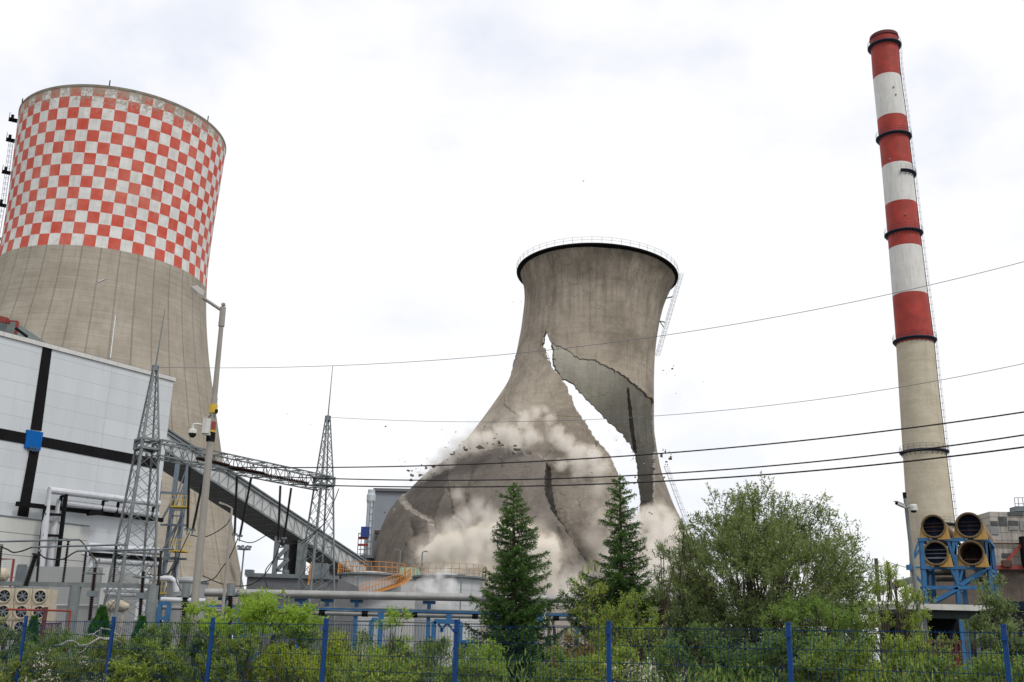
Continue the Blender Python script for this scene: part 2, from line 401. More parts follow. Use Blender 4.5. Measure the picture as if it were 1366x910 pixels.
# ladder with rest platforms on the left silhouette
ang = math.atan2(0 - LY, 0 - LX) - pi / 2 + .10
o_ = np.array([math.cos(ang), math.sin(ang), 0])
lad = MB()
zz = np.arange(14, 109, 7.4)
for z0, z1 in zip(zz[:-1], zz[1:]):
    r0, r1 = smooth_tab(np.array([z0, z1]), LTZ, LTR) + .35
    ladder(lad, np.array([LX, LY, z0]) + o_ * r0, np.array([LX, LY, z1]) + o_ * r1, o_, .7, True, .05, 1.2, .5)
for z0 in list(zz[7:]) + [107.5]:
    r0 = smooth_tab(np.array([z0]), LTZ, LTR)[0]
    plat = MB(); c = np.array([LX, LY, z0]) + o_ * (r0 + .9); plat.box(c, 1.7, 1.8, .15, ang)
    tq = np.array([-o_[1], o_[0], 0])
    railing(plat, [c + o_ * .8 - tq * .9, c + o_ * .8, c + o_ * .8 + tq * .9], 1.2, .06)
    plat.box(c + o_ * .2 + np.array([0, 0, .7]), .6, .5, .9, ang); plat.build('platform', black_steel, lt)
lad.build('ladder', galv_dark, lt)
# small weathered conduit on the face
for (px0, py0, px1, py1) in ((154, 421, 147, 478), (140, 372, 131, 376)):
    pts = []
    for k in range(8):
        x_, y_ = px0 + (px1 - px0) * k / 7, py0 + (py1 - py0) * k / 7; d = ray(x_, y_); d = d / np.linalg.norm(d)
        lo, hi = 100., 260.
        for _ in range(40):
            mid = (lo + hi) / 2; q = np.array([0, 0, EYE]) + d * mid; R_ = smooth_tab(np.array([q[2]]), LTZ, LTR)[0] + .1
            if math.hypot(q[0] - LX, q[1] - LY) > R_: lo = mid
            else: hi = mid
        pts.append(np.array([0, 0, EYE]) + d * lo)
    MB().tube(pts, .12, 5).build('conduit', white_clad, lt)

# ------------------------------------------------------------------ collapsing cooling tower
CTZ = [0.0, 6.0, 12.0, 18.0, 24.0, 30.0, 36.0, 42.0, 48.0, 54.0, 60.0, 66.0, 72.0, 78.0, 84.0, 90.0, 94.0, 97.0, 100.0, 102.0, 103.0]
CTX = [10.19, 9.74, 9.18, 8.71, 8.25, 7.94, 7.65, 8.76, 11.32, 13.75, 15.55, 17.41, 19.31, 20.01, 20.8, 21.69, 22.3, 22.85, 23.21, 23.45, 23.49]
CTR = [47.26, 46.17, 45.03, 43.7, 41.96, 39.9, 37.35, 33.55, 29.5, 25.91, 23.11, 21.24, 19.44, 18.94, 18.8, 18.93, 19.18, 19.64, 20.45, 21.2, 21.64]
CYY = 275.0
ct = thing('collapsing_cooling_tower', 'grey concrete cooling tower torn open and collapsing in dust', 'cooling tower', (10, CYY, 0))
def ct_point(t, z):
    X = smooth_tab(z, CTZ, CTX, 2.2); R = smooth_tab(z, CTZ, CTR, 2.2); s = np.clip(z / 103, 0, 1) ** 1.5
    x = R * np.cos(t); y = R * np.sin(t)
    return np.stack([X + x, CYY + y, z - x * .038 * s - y * .035 * s], -1)
NT, NR = 900, 470
T, Z = np.meshgrid(np.linspace(0, 2 * pi, NT, endpoint=False), np.linspace(0, 103.3, NR), indexing='xy')
V = ct_point(T.ravel(), Z.ravel())
# gentle warping of the failing shell
wob = np.array([mnoise.fractal(Vector((math.cos(t) * 1.6, math.sin(t) * 1.6, z * .035)), 1.0, 2.0, 4) for t, z in zip(T[::3, ::3].ravel(), Z[::3, ::3].ravel())]).reshape(T[::3, ::3].shape)
ri = np.clip(np.arange(NR) / 3.0, 0, wob.shape[0] - 1.001); ci = np.arange(NT) / 3.0
r0 = ri.astype(int); c0 = ci.astype(int) % wob.shape[1]; c1 = (c0 + 1) % wob.shape[1]; fr_ = (ri - r0)[:, None]; fc_ = (ci - ci.astype(int))[None]
WB = (wob[r0][:, c0] * (1 - fr_) + wob[r0 + 1][:, c0] * fr_) * (1 - fc_) + (wob[r0][:, c1] * (1 - fr_) + wob[r0 + 1][:, c1] * fr_) * fc_
amp = np.clip((70 - Z) / 60, 0, 1) * 1.6 + .25
rad = np.stack([np.cos(T), np.sin(T), np.zeros_like(T)], -1)
Vg = V.reshape(NR, NT, 3) + rad * (WB * amp)[..., None]
norm_ = lambda a: a / (np.linalg.norm(a, axis=-1, keepdims=True) + 1e-9)
pj = proj(Vg.reshape(-1, 3)); view = Vg.reshape(-1, 3) - np.array([0, 0, EYE])
front = ((rad.reshape(-1, 3) * view).sum(-1) < 0)
jit = np.array([(mnoise.noise(Vector((x * .18, y * .18, 3.3))) * 3.4 + mnoise.noise(Vector((x * .6, y * .6, 9.1))) * 1.3,
                 mnoise.noise(Vector((x * .18, y * .18, 31.))) * 3.4 + mnoise.noise(Vector((x * .6, y * .6, 57.))) * 1.3) if (480 < x < 930 and 425 < y < 900) else (0, 0) for x, y in pj])
jit = jit * .68
pjj = pj + jit
HOLE = [(727.8, 441), (722.7, 460.7), (727.8, 475.8), (736.6, 492), (748, 503.6), (755.6, 516), (767, 541.6), (777, 556.7), (792, 582), (812, 605), (824, 629), (829, 650), (836, 680),
        (845, 712), (873, 712), (874, 665), (874, 604), (882, 598), (882, 540), (870, 533), (866.8, 530), (845, 511), (832.7, 501), (810, 488.5), (789.7, 480), (772, 478.4), (752, 464.5), (736, 459.4), (731, 448)]
GAP = [(727, 432), (733, 452), (736, 459), (737, 478), (739.6, 493.5), (749, 506), (764, 513.7), (777, 527.6), (792, 543), (807, 558), (830, 578), (843, 595), (850, 607), (853, 628), (853.5, 640),
       (857, 668), (857, 712), (800, 712), (785, 640), (755, 590), (730, 540), (710, 500), (706, 450)]
slabA = [(500, 665), (530, 655), (548, 646), (562, 637), (575, 628), (596, 617), (612, 608), (628, 603), (645, 601), (662, 600), (675, 597), (683, 598), (690, 605), (697, 603), (706, 610), (718, 608), (732, 616),
         (728, 640), (729, 660), (736, 680), (752, 706), (768, 732), (788, 766), (800, 800), (800, 900), (430, 900)]
flap = [(524, 656), (540, 654), (547, 665), (556, 679), (567, 687), (577, 692), (584, 698), (586, 725), (590, 770), (592, 900), (430, 900)]
flap2 = [(612, 690), (620, 697), (627, 708), (633, 720), (660, 900), (592, 900), (592, 720)]
inA = inpoly(pjj, slabA) & front; inF = inpoly(pjj, flap) & front; inF2 = inpoly(pjj, flap2) & front
fcos = np.abs((rad.reshape(-1, 3) * norm_(view)).sum(-1))
CRK = np.array([(731, 608), (727, 640), (728, 660), (736, 682), (753, 706), (768, 732), (787, 762), (806, 800), (830, 900)], float)
cx_ = np.interp(pj[:, 1], CRK[:, 1], CRK[:, 0]); ddx = pjj[:, 0] - cx_
dent = np.where((ddx > 0) & (pj[:, 1] > 612) & front, -2.6 * np.exp(-ddx / 22.0) * np.clip((pj[:, 1] - 612) / 14, 0, 1) * np.clip((840 - pj[:, 1]) / 60, 0, 1), 0)
for LNE, am, wd_ in (([(640, 612), (622, 660), (632, 700), (655, 760), (670, 860)], -1.1, 7), ([(700, 620), (688, 670), (694, 720), (712, 790), (720, 860)], -.9, 9), ([(860, 720), (868, 760), (890, 850)], -1.2, 9), ([(560, 690), (566, 740), (560, 800)], -.8, 8), ([(812, 640), (826, 690), (856, 760), (870, 840)], -1.0, 8), ([(600, 720), (640, 735), (690, 731), (760, 745)], 0, 8)):
    A_ = np.array(LNE, float); lx = np.interp(pj[:, 1], A_[:, 1], A_[:, 0]); dd0 = pjj[:, 0] - lx; wv_ = front & (pj[:, 1] > A_[0, 1]) & (pj[:, 1] < A_[-1, 1])
    dent = dent + np.where(wv_, am * np.exp(-np.abs(dd0) / wd_) * np.clip((pj[:, 1] - A_[0, 1]) / 20, 0, 1) * np.where(dd0 > 0, 1, np.exp(-np.abs(dd0) / 3)), 0)
plates = sum(inpoly(pjj, pl_) * am for pl_, am in (([(604, 645), (650, 626), (700, 640), (716, 690), (662, 708), (612, 692)], .35), ([(742, 702), (800, 688), (852, 740), (832, 800), (772, 792)], .4), ([(648, 712), (700, 700), (740, 745), (736, 800), (660, 800)], -.35), ([(560, 712), (582, 700), (580, 760), (548, 770)], .3), ([(690, 470), (715, 500), (700, 560), (672, 540)], .25))) * front
off = plates + (inA * 1.7 + inF * 1.7 + inF2 * .6) * np.clip(fcos * 2.2, 0, 1) + dent
# slabs lean out near their broken edge
Vg2 = (Vg + rad * off.reshape(NR, NT)[..., None]).reshape(-1, 3)
i, j = np.meshgrid(np.arange(NR - 1), np.arange(NT), indexing='ij'); jn = (j + 1) % NT
F = np.stack([i * NT + j, i * NT + jn, (i + 1) * NT + jn, (i + 1) * NT + j], -1).reshape(-1, 4)
fc = pjj[F].mean(1); ff = front[F].sum(1) >= 2
keep = ~((ff & inpoly(fc, HOLE)) | (~ff & inpoly(fc, GAP)))
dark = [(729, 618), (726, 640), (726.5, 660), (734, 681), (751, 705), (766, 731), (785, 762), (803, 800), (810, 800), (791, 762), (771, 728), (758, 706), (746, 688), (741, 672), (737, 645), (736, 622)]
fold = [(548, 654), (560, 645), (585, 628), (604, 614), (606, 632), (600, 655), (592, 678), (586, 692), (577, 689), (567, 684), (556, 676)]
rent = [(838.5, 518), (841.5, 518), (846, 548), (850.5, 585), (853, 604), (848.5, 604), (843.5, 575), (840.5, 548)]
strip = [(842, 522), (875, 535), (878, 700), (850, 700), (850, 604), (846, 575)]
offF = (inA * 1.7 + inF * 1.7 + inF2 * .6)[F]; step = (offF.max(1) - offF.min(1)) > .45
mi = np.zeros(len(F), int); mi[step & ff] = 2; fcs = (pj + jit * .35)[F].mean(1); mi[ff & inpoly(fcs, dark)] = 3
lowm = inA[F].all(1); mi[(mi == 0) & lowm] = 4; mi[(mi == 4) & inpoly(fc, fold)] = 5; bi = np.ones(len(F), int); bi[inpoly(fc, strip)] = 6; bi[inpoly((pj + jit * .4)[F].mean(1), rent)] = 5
def ct_mat(name, c, c2, dk, streaktop=False, warm=1):
    m, nt, out = newmat(name)
    v = coords(nt); vs = coords(nt, scale=(1, 1, .06)); vh = coords(nt, scale=(.1, .1, 1.2))
    n1 = noise(nt, v, .09, 9, .62, .4); n2 = noise(nt, vs, .75, 9, .68); n3 = noise(nt, v, .8, 9, .75); n5 = noise(nt, vh, .8, 6, .7)
    a = mixc(nt, ramp(nt, n1, [(.40, 0), (.58, 1)]), c2, c)
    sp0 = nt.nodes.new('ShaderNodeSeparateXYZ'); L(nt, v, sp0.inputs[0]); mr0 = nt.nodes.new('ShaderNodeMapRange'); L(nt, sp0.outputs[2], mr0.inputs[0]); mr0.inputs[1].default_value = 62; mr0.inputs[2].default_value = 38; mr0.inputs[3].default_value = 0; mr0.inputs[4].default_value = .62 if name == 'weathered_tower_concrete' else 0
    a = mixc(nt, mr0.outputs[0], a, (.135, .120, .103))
    a = mixc(nt, math_(nt, 'MULTIPLY', ramp(nt, n3, [(.52, 0), (.72, 1)]), .35), a, tuple(min(1, x * 1.4) for x in c))
    a = mixc(nt, math_(nt, 'MULTIPLY', ramp(nt, n5, [(.5, 0), (.75, 1)]), .25), a, dk)
    if streaktop:
        sp = nt.nodes.new('ShaderNodeSeparateXYZ'); L(nt, v, sp.inputs[0])
        mr = nt.nodes.new('ShaderNodeMapRange'); L(nt, sp.outputs[2], mr.inputs[0]); mr.inputs[1].default_value = 82; mr.inputs[2].default_value = 104; mr.inputs[3].default_value = 0; mr.inputs[4].default_value = .20
        s2 = math_(nt, 'ADD', n2, mr.outputs[0]); a = mixc(nt, math_(nt, 'MULTIPLY', ramp(nt, s2, [(.52, 0), (.90, 1)]), .8), a, dk)
    else: a = mixc(nt, math_(nt, 'MULTIPLY', ramp(nt, n2, [(.5, 0), (.75, 1)]), .5), a, dk)
    # hairline cracks
    vo = nt.nodes.new('ShaderNodeTexVoronoi'); vo.feature = 'DISTANCE_TO_EDGE'; vo.inputs['Scale'].default_value = .075
    wv = nt.nodes.new('ShaderNodeMix'); wv.data_type = 'VECTOR'; wv.inputs[0].default_value = .25
    nz = nt.nodes.new('ShaderNodeTexNoise'); nz.inputs['Scale'].default_value = .3; nz.inputs['Detail'].default_value = 6; L(nt, v, nz.inputs[0])
    vm = nt.nodes.new('ShaderNodeVectorMath'); vm.operation = 'MULTIPLY_ADD'; L(nt, nz.outputs['Color'], vm.inputs[0]); vm.inputs[1].default_value = (7, 7, 7); L(nt, v, vm.inputs[2]); L(nt, vm.outputs[0], vo.inputs['Vector'])
    ck = ramp(nt, vo.outputs['Distance'], [(.0, 1), (.006, 0)])
    ck = math_(nt, 'MULTIPLY', ck, ramp(nt, n1, [(.45, 0), (.6, .8)]))
    a = mixc(nt, ck, a, tuple(x * .5 for x in dk))
    bsdf(nt, out, a, .93, 0, n3, .5, .35, .15); return m
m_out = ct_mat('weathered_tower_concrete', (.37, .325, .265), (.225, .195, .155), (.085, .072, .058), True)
m_in = ct_mat('damp_inner_concrete', (.56, .54, .475), (.46, .445, .39), (.25, .24, .21))
m_edge = conc('fresh_broken_concrete', (.50, .46, .41), (.16, .14, .12), 2.0, .1, bump=.8)
m_dark = conc('shadowed_broken_concrete', (.085, .076, .067), (.045, .04, .036), .5, .3, bump=.8)  # crack and the shade along its right edge, painted as one dark tone
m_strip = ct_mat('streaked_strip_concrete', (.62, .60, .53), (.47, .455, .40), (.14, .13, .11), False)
m_fold = ct_mat('shaded_folded_concrete', (.125, .11, .098), (.085, .075, .067), (.03, .027, .024))  # darker copy of the lower concrete paints shade into the fold; also colours rent
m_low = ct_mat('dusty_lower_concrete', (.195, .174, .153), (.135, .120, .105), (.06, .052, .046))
zr = Z.ravel()[F[:, 0]]
upper = zr > 57
# inner faces: build the shell as outer skin plus an inner skin 0.5 m inside, joined by the broken rim
def two_skin(name, sel, label=None):
    Fs = F[sel]; u, inv = np.unique(Fs, return_inverse=True); Fs = inv.reshape(-1, 4); Vo = Vg2[u]; rr_ = rad.reshape(-1, 3)[u]
    n_ = len(Vo); Vi = Vo - rr_ * .8
    ed = {}
    for a_, b_ in ((0, 1), (1, 2), (2, 3), (3, 0)):
        e = np.stack([Fs[:, a_], Fs[:, b_]], -1)
        for p, q in e.tolist():
            if (q, p) in ed: del ed[(q, p)]
            else: ed[(p, q)] = 1
    E_ = np.array(list(ed.keys()))
    rimF = np.stack([E_[:, 1], E_[:, 0], E_[:, 0] + n_, E_[:, 1] + n_], -1)
    allF = np.concatenate([Fs, Fs[:, ::-1] + n_, rimF]); mm = np.concatenate([mi[sel], bi[sel], np.full(len(rimF), 2)])
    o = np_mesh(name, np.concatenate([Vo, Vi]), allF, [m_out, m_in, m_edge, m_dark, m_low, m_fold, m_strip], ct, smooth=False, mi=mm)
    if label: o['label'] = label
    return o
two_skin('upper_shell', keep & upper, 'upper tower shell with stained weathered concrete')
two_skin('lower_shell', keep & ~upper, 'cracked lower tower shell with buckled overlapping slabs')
# walkway ring and railing round the rim, tilted like the shell's top
def ctr(t, R, dz=0, z=103.4):
    s = 1; X = 22.0
    x, y = R * math.cos(t), R * math.sin(t); return np.array([23.4 + x, 275 + y, z - x * .038 - y * .035 + dz])
mb = MB(); n = 160; o0 = len(mb.v); prof = [(21.2, .05), (22.55, .1), (22.6, -.25), (22.1, -.42), (21.4, -.75)]
for R, dz in prof:
    for k in range(n): mb.v.append(tuple(ctr(2 * pi * k / n, R, dz)))
for a_ in range(len(prof)):
    b_ = (a_ + 1) % len(prof)
    for k in range(n): mb.f.append((a_ * n + k, b_ * n + k, b_ * n + (k + 1) % n, a_ * n + (k + 1) % n)); mb.m.append(0)
mb.build('rim_ring', black_steel, ct)
mb = MB(); pts = [ctr(2 * pi * k / 110, 22.6, .2) for k in range(111)]; railing(mb, pts, 1.5, .045, 2, (1, .5), 3); mb.build('rim_railing', galv_dark, ct)
def on_ct(px, py, extra=0):
    d = ray(px, py); d = d / np.linalg.norm(d); lo, hi = 120., 330.
    best = None
    for s_ in np.arange(180, 330, .5):
        q = np.array([0, 0, EYE]) + d * s_; zc = np.clip(q[2], 0, 100)
        X = np.interp(zc, CTZ, CTX); R_ = np.interp(zc, CTZ, CTR) + extra
        if math.hypot(q[0] - X, q[1] - CYY) <= R_: return q
    return P(px, py, CYY)
mb = MB(); outv = np.array([.93, -.37, 0.])
ladder(mb, P(875, 474, 273), P(906.5, 366, 273), outv, 1.0, True, .045, 1.3, .7)
for (a_, b_) in (((888, 398), (897, 396)), ((878, 428), (887, 430)), ((877, 424), (885, 436))): mb.tube([P(*a_, 272), P(*b_, 273)], .18, 4)
mb.build('caged_ladder', galv_dark, ct)
mb = MB(); ladder(mb, P(923, 722, 268), P(886, 622, 268), outv, .8, True, .04, 1.6, .7); o = mb.build('caged_ladder', galv_dark, ct); o['label'] = 'lower bent length of the caged ladder'
# ribbons of rebar hanging off the broken edges
rr = random.Random(3)
for (px, py) in [(848, 606), (846, 590), (870, 668), (858, 668), (862, 671), (866, 669), (733, 478), (729, 470), (690, 604), (683, 599), (700, 608), (640, 602), (600, 615)]:
    q = on_ct(px, py) if py < 600 or px < 800 else P(px, py, 283)
    mb = MB()
    for k in range(3):
        pp = [q]; d = np.array([rr.uniform(-1, 1), rr.uniform(-.6, .2), rr.uniform(-1.2, .4)])
        for _ in range(4): pp.append(pp[-1] + d * .6 + np.array([rr.uniform(-.3, .3), 0, rr.uniform(-.3, .1)]))
        mb.tube(pp, .05, 3)
    mb.build('bent_rebar', rust, ct)

# ------------------------------------------------------------------ dust clouds (real volumes inside billowing hulls)
def volmat(name, col, dens, aniso=.1, solid=False):
    """recipe for a dust volume; the material itself is made per cloud, from its puffs"""
    return (name, col, dens, aniso, solid)
def make_vol(rec, puffs):
    name, col, dens, aniso, solid = rec
    m, nt, out = newmat(name)
    s = nt.nodes.new('ShaderNodeVolumeScatter'); s.inputs['Color'].default_value = tuple(col) + (1,); s.inputs['Anisotropy'].default_value = aniso
    a = nt.nodes.new('ShaderNodeVolumeAbsorption'); a.inputs['Color'].default_value = tuple(col) + (1,)
    ad = nt.nodes.new('ShaderNodeAddShader'); L(nt, s.outputs[0], ad.inputs[0]); L(nt, a.outputs[0], ad.inputs[1]); L(nt, ad.outputs[0], out.inputs['Volume'])
    tc = nt.nodes.new('ShaderNodeTexCoord'); v = tc.outputs['Object']; acc = None
    for c, R_ in puffs:          # soft union of the puffs: 1 in a centre, 0 at the radius
        d = nt.nodes.new('ShaderNodeVectorMath'); d.operation = 'DISTANCE'; L(nt, v, d.inputs[0]); d.inputs[1].default_value = tuple(float(q) for q in c)
        k = nt.nodes.new('ShaderNodeMath'); k.operation = 'MULTIPLY_ADD'; L(nt, d.outputs['Value'], k.inputs[0]); k.inputs[1].default_value = -1 / R_; k.inputs[2].default_value = 1
        if acc is None: acc = k.outputs[0]
        else:
            x = nt.nodes.new('ShaderNodeMath'); x.operation = 'SMOOTH_MAX'; L(nt, acc, x.inputs[0]); L(nt, k.outputs[0], x.inputs[1]); x.inputs[2].default_value = .12; acc = x.outputs[0]
    R0 = sum(r for c, r in puffs) / len(puffs)
    nz = noise(nt, v, 1.15 / R0, 7, .62, .5)
    f = math_(nt, 'ADD', acc, math_(nt, 'MULTIPLY', math_(nt, 'SUBTRACT', nz, .5), 2.3 if solid else 2.6))
    d = ramp(nt, f, [(.10, 0), (.30, .4), (.55, 1.)] if solid else [(.02, 0), (.36, .28), (.85, 1.)])
    for n_, k in ((s, dens), (a, dens * .22)): L(nt, math_(nt, 'MULTIPLY', d, k * (1.6 if solid else 1.9)), n_.inputs['Density'])
    return m
def ico(sub):
    import bmesh
    b = bmesh.new(); bmesh.ops.create_icosphere(b, subdivisions=sub, radius=1); v_ = np.array([x.co[:] for x in b.verts]); f_ = np.array([[y.index for y in x.verts] for x in b.faces]); b.free(); return v_, f_
ICO = ico(2)
def dust(name, label, blobs, rec, voxel, d1, d2, grow=0, seed=0, cat='dust cloud'):
    """blobs: (px, py, r_px, Y); the hull only bounds the soft volume inside it"""
    cs = [(P(px, py, Y), 1.45 * rp / ppm(P(px, py, Y))) for (px, py, rp, Y) in blobs]
    c0_ = sum(c for c, r in cs) / len(cs); VV = []; FF = []; n_ = 0
    for c, r in cs: VV.append(ICO[0] * r * 1.12 + c); FF.append(ICO[1] + n_); n_ += len(ICO[0])
    o = np_mesh(name, np.concatenate(VV), np.concatenate(FF), make_vol(rec, [(c - c0_, r) for c, r in cs]), loc=c0_)
    md = o.modifiers.new('remesh', 'REMESH'); md.mode = 'VOXEL'; md.voxel_size = max(voxel, .9)
    tag(o, label, cat, kind='stuff'); return o
Yl = 219
cream_v = volmat('cream_dust', (.955, .815, .625), .9, .0, True)
dust('dust_cloud', 'dense cream dust cloud billowing low behind the left spruce', [(572, 742, 13, Yl), (590, 728, 12, Yl), (606, 738, 22, Yl), (634, 727, 16, Yl), (655, 722, 19, Yl), (676, 716, 20, Yl - 3), (700, 722, 19, Yl), (714, 736, 24, Yl), (716, 764, 24, Yl),
     (690, 756, 32, Yl), (650, 760, 34, Yl), (610, 768, 26, Yl), (585, 764, 16, Yl), (730, 796, 16, Yl)], cream_v, .75, (5.0, 2.6), (1.6, 1.2), seed=1)
dust('dust_cloud', 'pale low dust rolling along the ground between the two spruces', [(760, 800, 16, 205), (785, 806, 16, 205), (735, 812, 20, 205), (812, 800, 18, 205), (700, 812, 20, 205)], volmat('pale_ground_dust', (.9, .85, .78), .16), .8, (5, 2.4), (1.6, 1.0), seed=2)
brown_v = volmat('brown_dust', (.94, .84, .72), .45, .0)
Yu = 243
dust('dust_cloud', 'brown dust bursting along the broken seam of the collapsing tower', [(566, 634, 7, 252), (580, 622, 10, 250), (598, 610, 11, 248), (615, 596, 12, 246), (632, 590, 13, 244), (652, 584, 12, Yu), (668, 576, 11, Yu), (686, 586, 15, Yu - 1), (705, 582, 13, Yu), (700, 560, 10, Yu + 2),
     (716, 550, 8, Yu + 3), (727, 545, 6, Yu + 4), (735, 560, 8, Yu), (742, 578, 11, Yu), (755, 592, 12, Yu), (770, 606, 14, Yu), (790, 612, 14, Yu - 1), (772, 625, 14, Yu - 2), (750, 622, 9, Yu - 2), (795, 630, 12, Yu - 1), (806, 620, 9, Yu)], brown_v, .7, (4.0, 2.4), (1.4, 1.1), seed=3)
dust('dust_cloud', 'thin tan haze drifting off the left shoulder of the collapsing tower', [(560, 636, 14, 254), (588, 612, 17, 252), (612, 590, 19, 250), (640, 570, 19, 248), (672, 560, 18, 247), (700, 548, 16, 246), (545, 645, 8, 255)], volmat('tan_haze', (.92, .85, .76), .035), 1.1, (6, 3), (2, 1.2), seed=4)
grey_v = volmat('grey_brown_dust', (.93, .82, .70), .40, .0)
dust('dust_cloud', 'grey brown dust pouring out under the hanging wall at right', [(860, 690, 14, 236), (882, 678, 11, 236), (872, 696, 18, 234), (892, 700, 16, 234), (850, 705, 16, 233), (905, 715, 15, 234), (880, 722, 22, 230), (845, 735, 20, 229), (905, 742, 22, 229), (925, 745, 14, 229), (872, 760, 26, 226), (920, 770, 20, 226)],
     grey_v, .75, (4.6, 2.6), (1.5, 1.2), seed=5)
dust('dust_cloud', 'dim dust hanging over the cracked middle of the collapsing tower', [(800, 650, 14, 233), (822, 668, 17, 232), (830, 700, 22, 230), (800, 690, 17, 231), (815, 735, 24, 228), (838, 770, 26, 226), (790, 720, 16, 230)], volmat('dim_dust', (.90, .8, .69), .11), .9, (5, 3), (1.8, 1.3), seed=6)
dust('dust_cloud', 'faint grey dust veil over the lower left slabs', [(620, 690, 16, 226), (640, 676, 14, 227), (600, 705, 16, 225), (655, 700, 18, 225), (632, 712, 20, 223), (610, 660, 10, 229), (585, 715, 10, 226)], volmat('faint_dust', (.92, .85, .76), .15), .9, (5, 3), (1.8, 1.3), seed=7)
dust('dust_cloud', 'white dust wisp blowing across the right storage tank', [(560, 785, 9, 108), (572, 776, 10, 108), (586, 768, 8, 108), (596, 760, 6, 108), (575, 792, 14, 107), (600, 786, 12, 107), (590, 800, 14, 107)], volmat('white_wisp', (.95, .94, .93), .6), .4, (2.6, 1.6), (.8, .7), seed=8)
dust('dust_cloud', 'soft cream haze wrapped around the dense low dust cloud', [(572, 738, 20, 216), (606, 728, 28, 216), (650, 716, 30, 216), (700, 712, 28, 216), (728, 740, 28, 216), (725, 775, 30, 216), (650, 750, 40, 216), (590, 770, 30, 216)], volmat('cream_haze', (.955, .85, .70), .075), 1.0, (5, 3.4), (1.6, 1.6), seed=21)
dust('dust_cloud', 'pale ground haze at the foot of the collapsing tower', [(770, 785, 26, 212), (820, 780, 30, 212), (870, 785, 30, 212), (910, 790, 24, 212), (750, 805, 24, 212), (800, 812, 26, 212), (860, 815, 26, 212), (940, 780, 18, 214)], volmat('ground_haze', (.94, .87, .77), .15), 1.0, (5, 3), (1.6, 1.4), seed=22)
dust('dust_cloud', 'small tan puff bursting from the left edge of the fallen slab', [(521, 702, 4, 252), (516, 716, 4, 252), (511, 730, 5, 252), (526, 680, 3, 252)], volmat('tan_puff', (.88, .82, .75), .2), .5, (2.5, 1.8), (.9, .9), seed=9)
dust('dust_cloud', 'light dust seen through the white gap in the tower', [(812, 575, 5, 262), (822, 585, 7, 262), (835, 592, 6, 262), (826, 602, 7, 262), (842, 606, 5, 262), (830, 615, 5, 262)], volmat('gap_dust', (.9, .86, .82), .05), .6, (3, 2), (1, .9), seed=10)
# ------------------------------------------------------------------ flying fragments
def rock(r_, s):
    v_ = np.array([(-1, -1, -1), (1, -1, -1), (1, 1, -1), (-1, 1, -1), (-1, -1, 1), (1, -1, 1), (1, 1, 1), (-1, 1, 1)], float)
    v_ += np.array([[r_.uniform(-.45, .45) for _ in range(3)] for _ in range(8)]); v_ *= np.array([1, r_.uniform(.4, .9), r_.uniform(.35, .8)]) * s / 2
    a = r_.uniform(0, 6); b = r_.uniform(0, 6)
    Rz = np.array([[math.cos(a), -math.sin(a), 0], [math.sin(a), math.cos(a), 0], [0, 0, 1]]); Rx = np.array([[1, 0, 0], [0, math.cos(b), -math.sin(b)], [0, math.sin(b), math.cos(b)]])
    return v_ @ Rz @ Rx
rf = random.Random(11)
frag = []
for (x, y, s, n_, sp) in [(781, 241, .5, 2, 3), (892, 605, .7, 9, 9), (890, 618, 1.0, 4, 4), (898, 492, .6, 5, 8), (885, 640, .5, 6, 10), (850, 600, .5, 7, 12), (845, 640, .5, 8, 14), (700, 380, .4, 3, 8), (692, 400, .4, 3, 6), (540, 620, .4, 5, 20),
                         (600, 600, .7, 12, 22), (560, 632, .7, 12, 16), (655, 598, .8, 12, 24), (690, 606, .7, 8, 12), (730, 600, .45, 12, 50), (800, 590, .5, 10, 30), (760, 690, .6, 12, 25), (620, 650, .45, 14, 50), (520, 690, .5, 5, 14), (860, 680, .6, 6, 10), (470, 560, .35, 5, 60), (400, 560, .3, 5, 60), (930, 520, .35, 4, 40), (742, 480, .5, 5, 6)]:
    for k in range(n_): frag.append((x + rf.gauss(0, sp * .6), y + rf.gauss(0, sp * .5), s * rf.choice((.28, .35, .45, .6, .95))))
fm = conc('fragment_concrete', (.20, .18, .15), (.09, .08, .07), 1, .1)
for (x, y, s) in frag:
    Y = rf.uniform(226, 236) if y > 560 and 540 < x < 870 else rf.uniform(240, 262)
    if 600 < y and 540 < x < 700: Y = 232
    c = P(x, y, Y); mb = MB(); mb.hexa(rock(rf, s) + c)
    tag(mb.build('concrete_fragment', fm, loc=c), 'small dark chunk of concrete thrown off the collapsing tower', 'debris', 'flying concrete fragments')
for k, (x, y, s_, Y) in enumerate([(604, 606, 1.9, 238), (622, 600, 1.4, 238), (640, 597, 2.3, 237), (668, 594, 1.7, 237), (690, 600, 2.1, 236), (578, 622, 1.6, 243), (561, 634, 1.9, 247), (859, 676, 1.6, 262), (867, 682, 1.2, 262), (894, 612, 1.5, 262), (706, 604, 1.3, 236), (545, 628, 1.2, 250)]):
    c = P(x, y, Y); mb = MB(); mb.hexa(rock(rf, s_ * .62) * np.array([1, 1, .6]) + c)
    tag(mb.build('concrete_chunk', fm, loc=c), 'larger tumbling flat chunk of broken concrete beside the collapsing tower', 'debris', 'larger tumbling concrete chunks')
#PART2
# ================================================================== PART 2: industrial setting
def down(p): return np.array([p[0], p[1], 0.])
def vpost(mb, px, py, Y, w=.3, z0=0., mi=0):
    p = P(px, py, Y); mb.bar((p[0], p[1], z0), p, w, w, mi); return p
def chain(name, label, cat, loc, group=None): return thing(name, label, cat, loc, group)

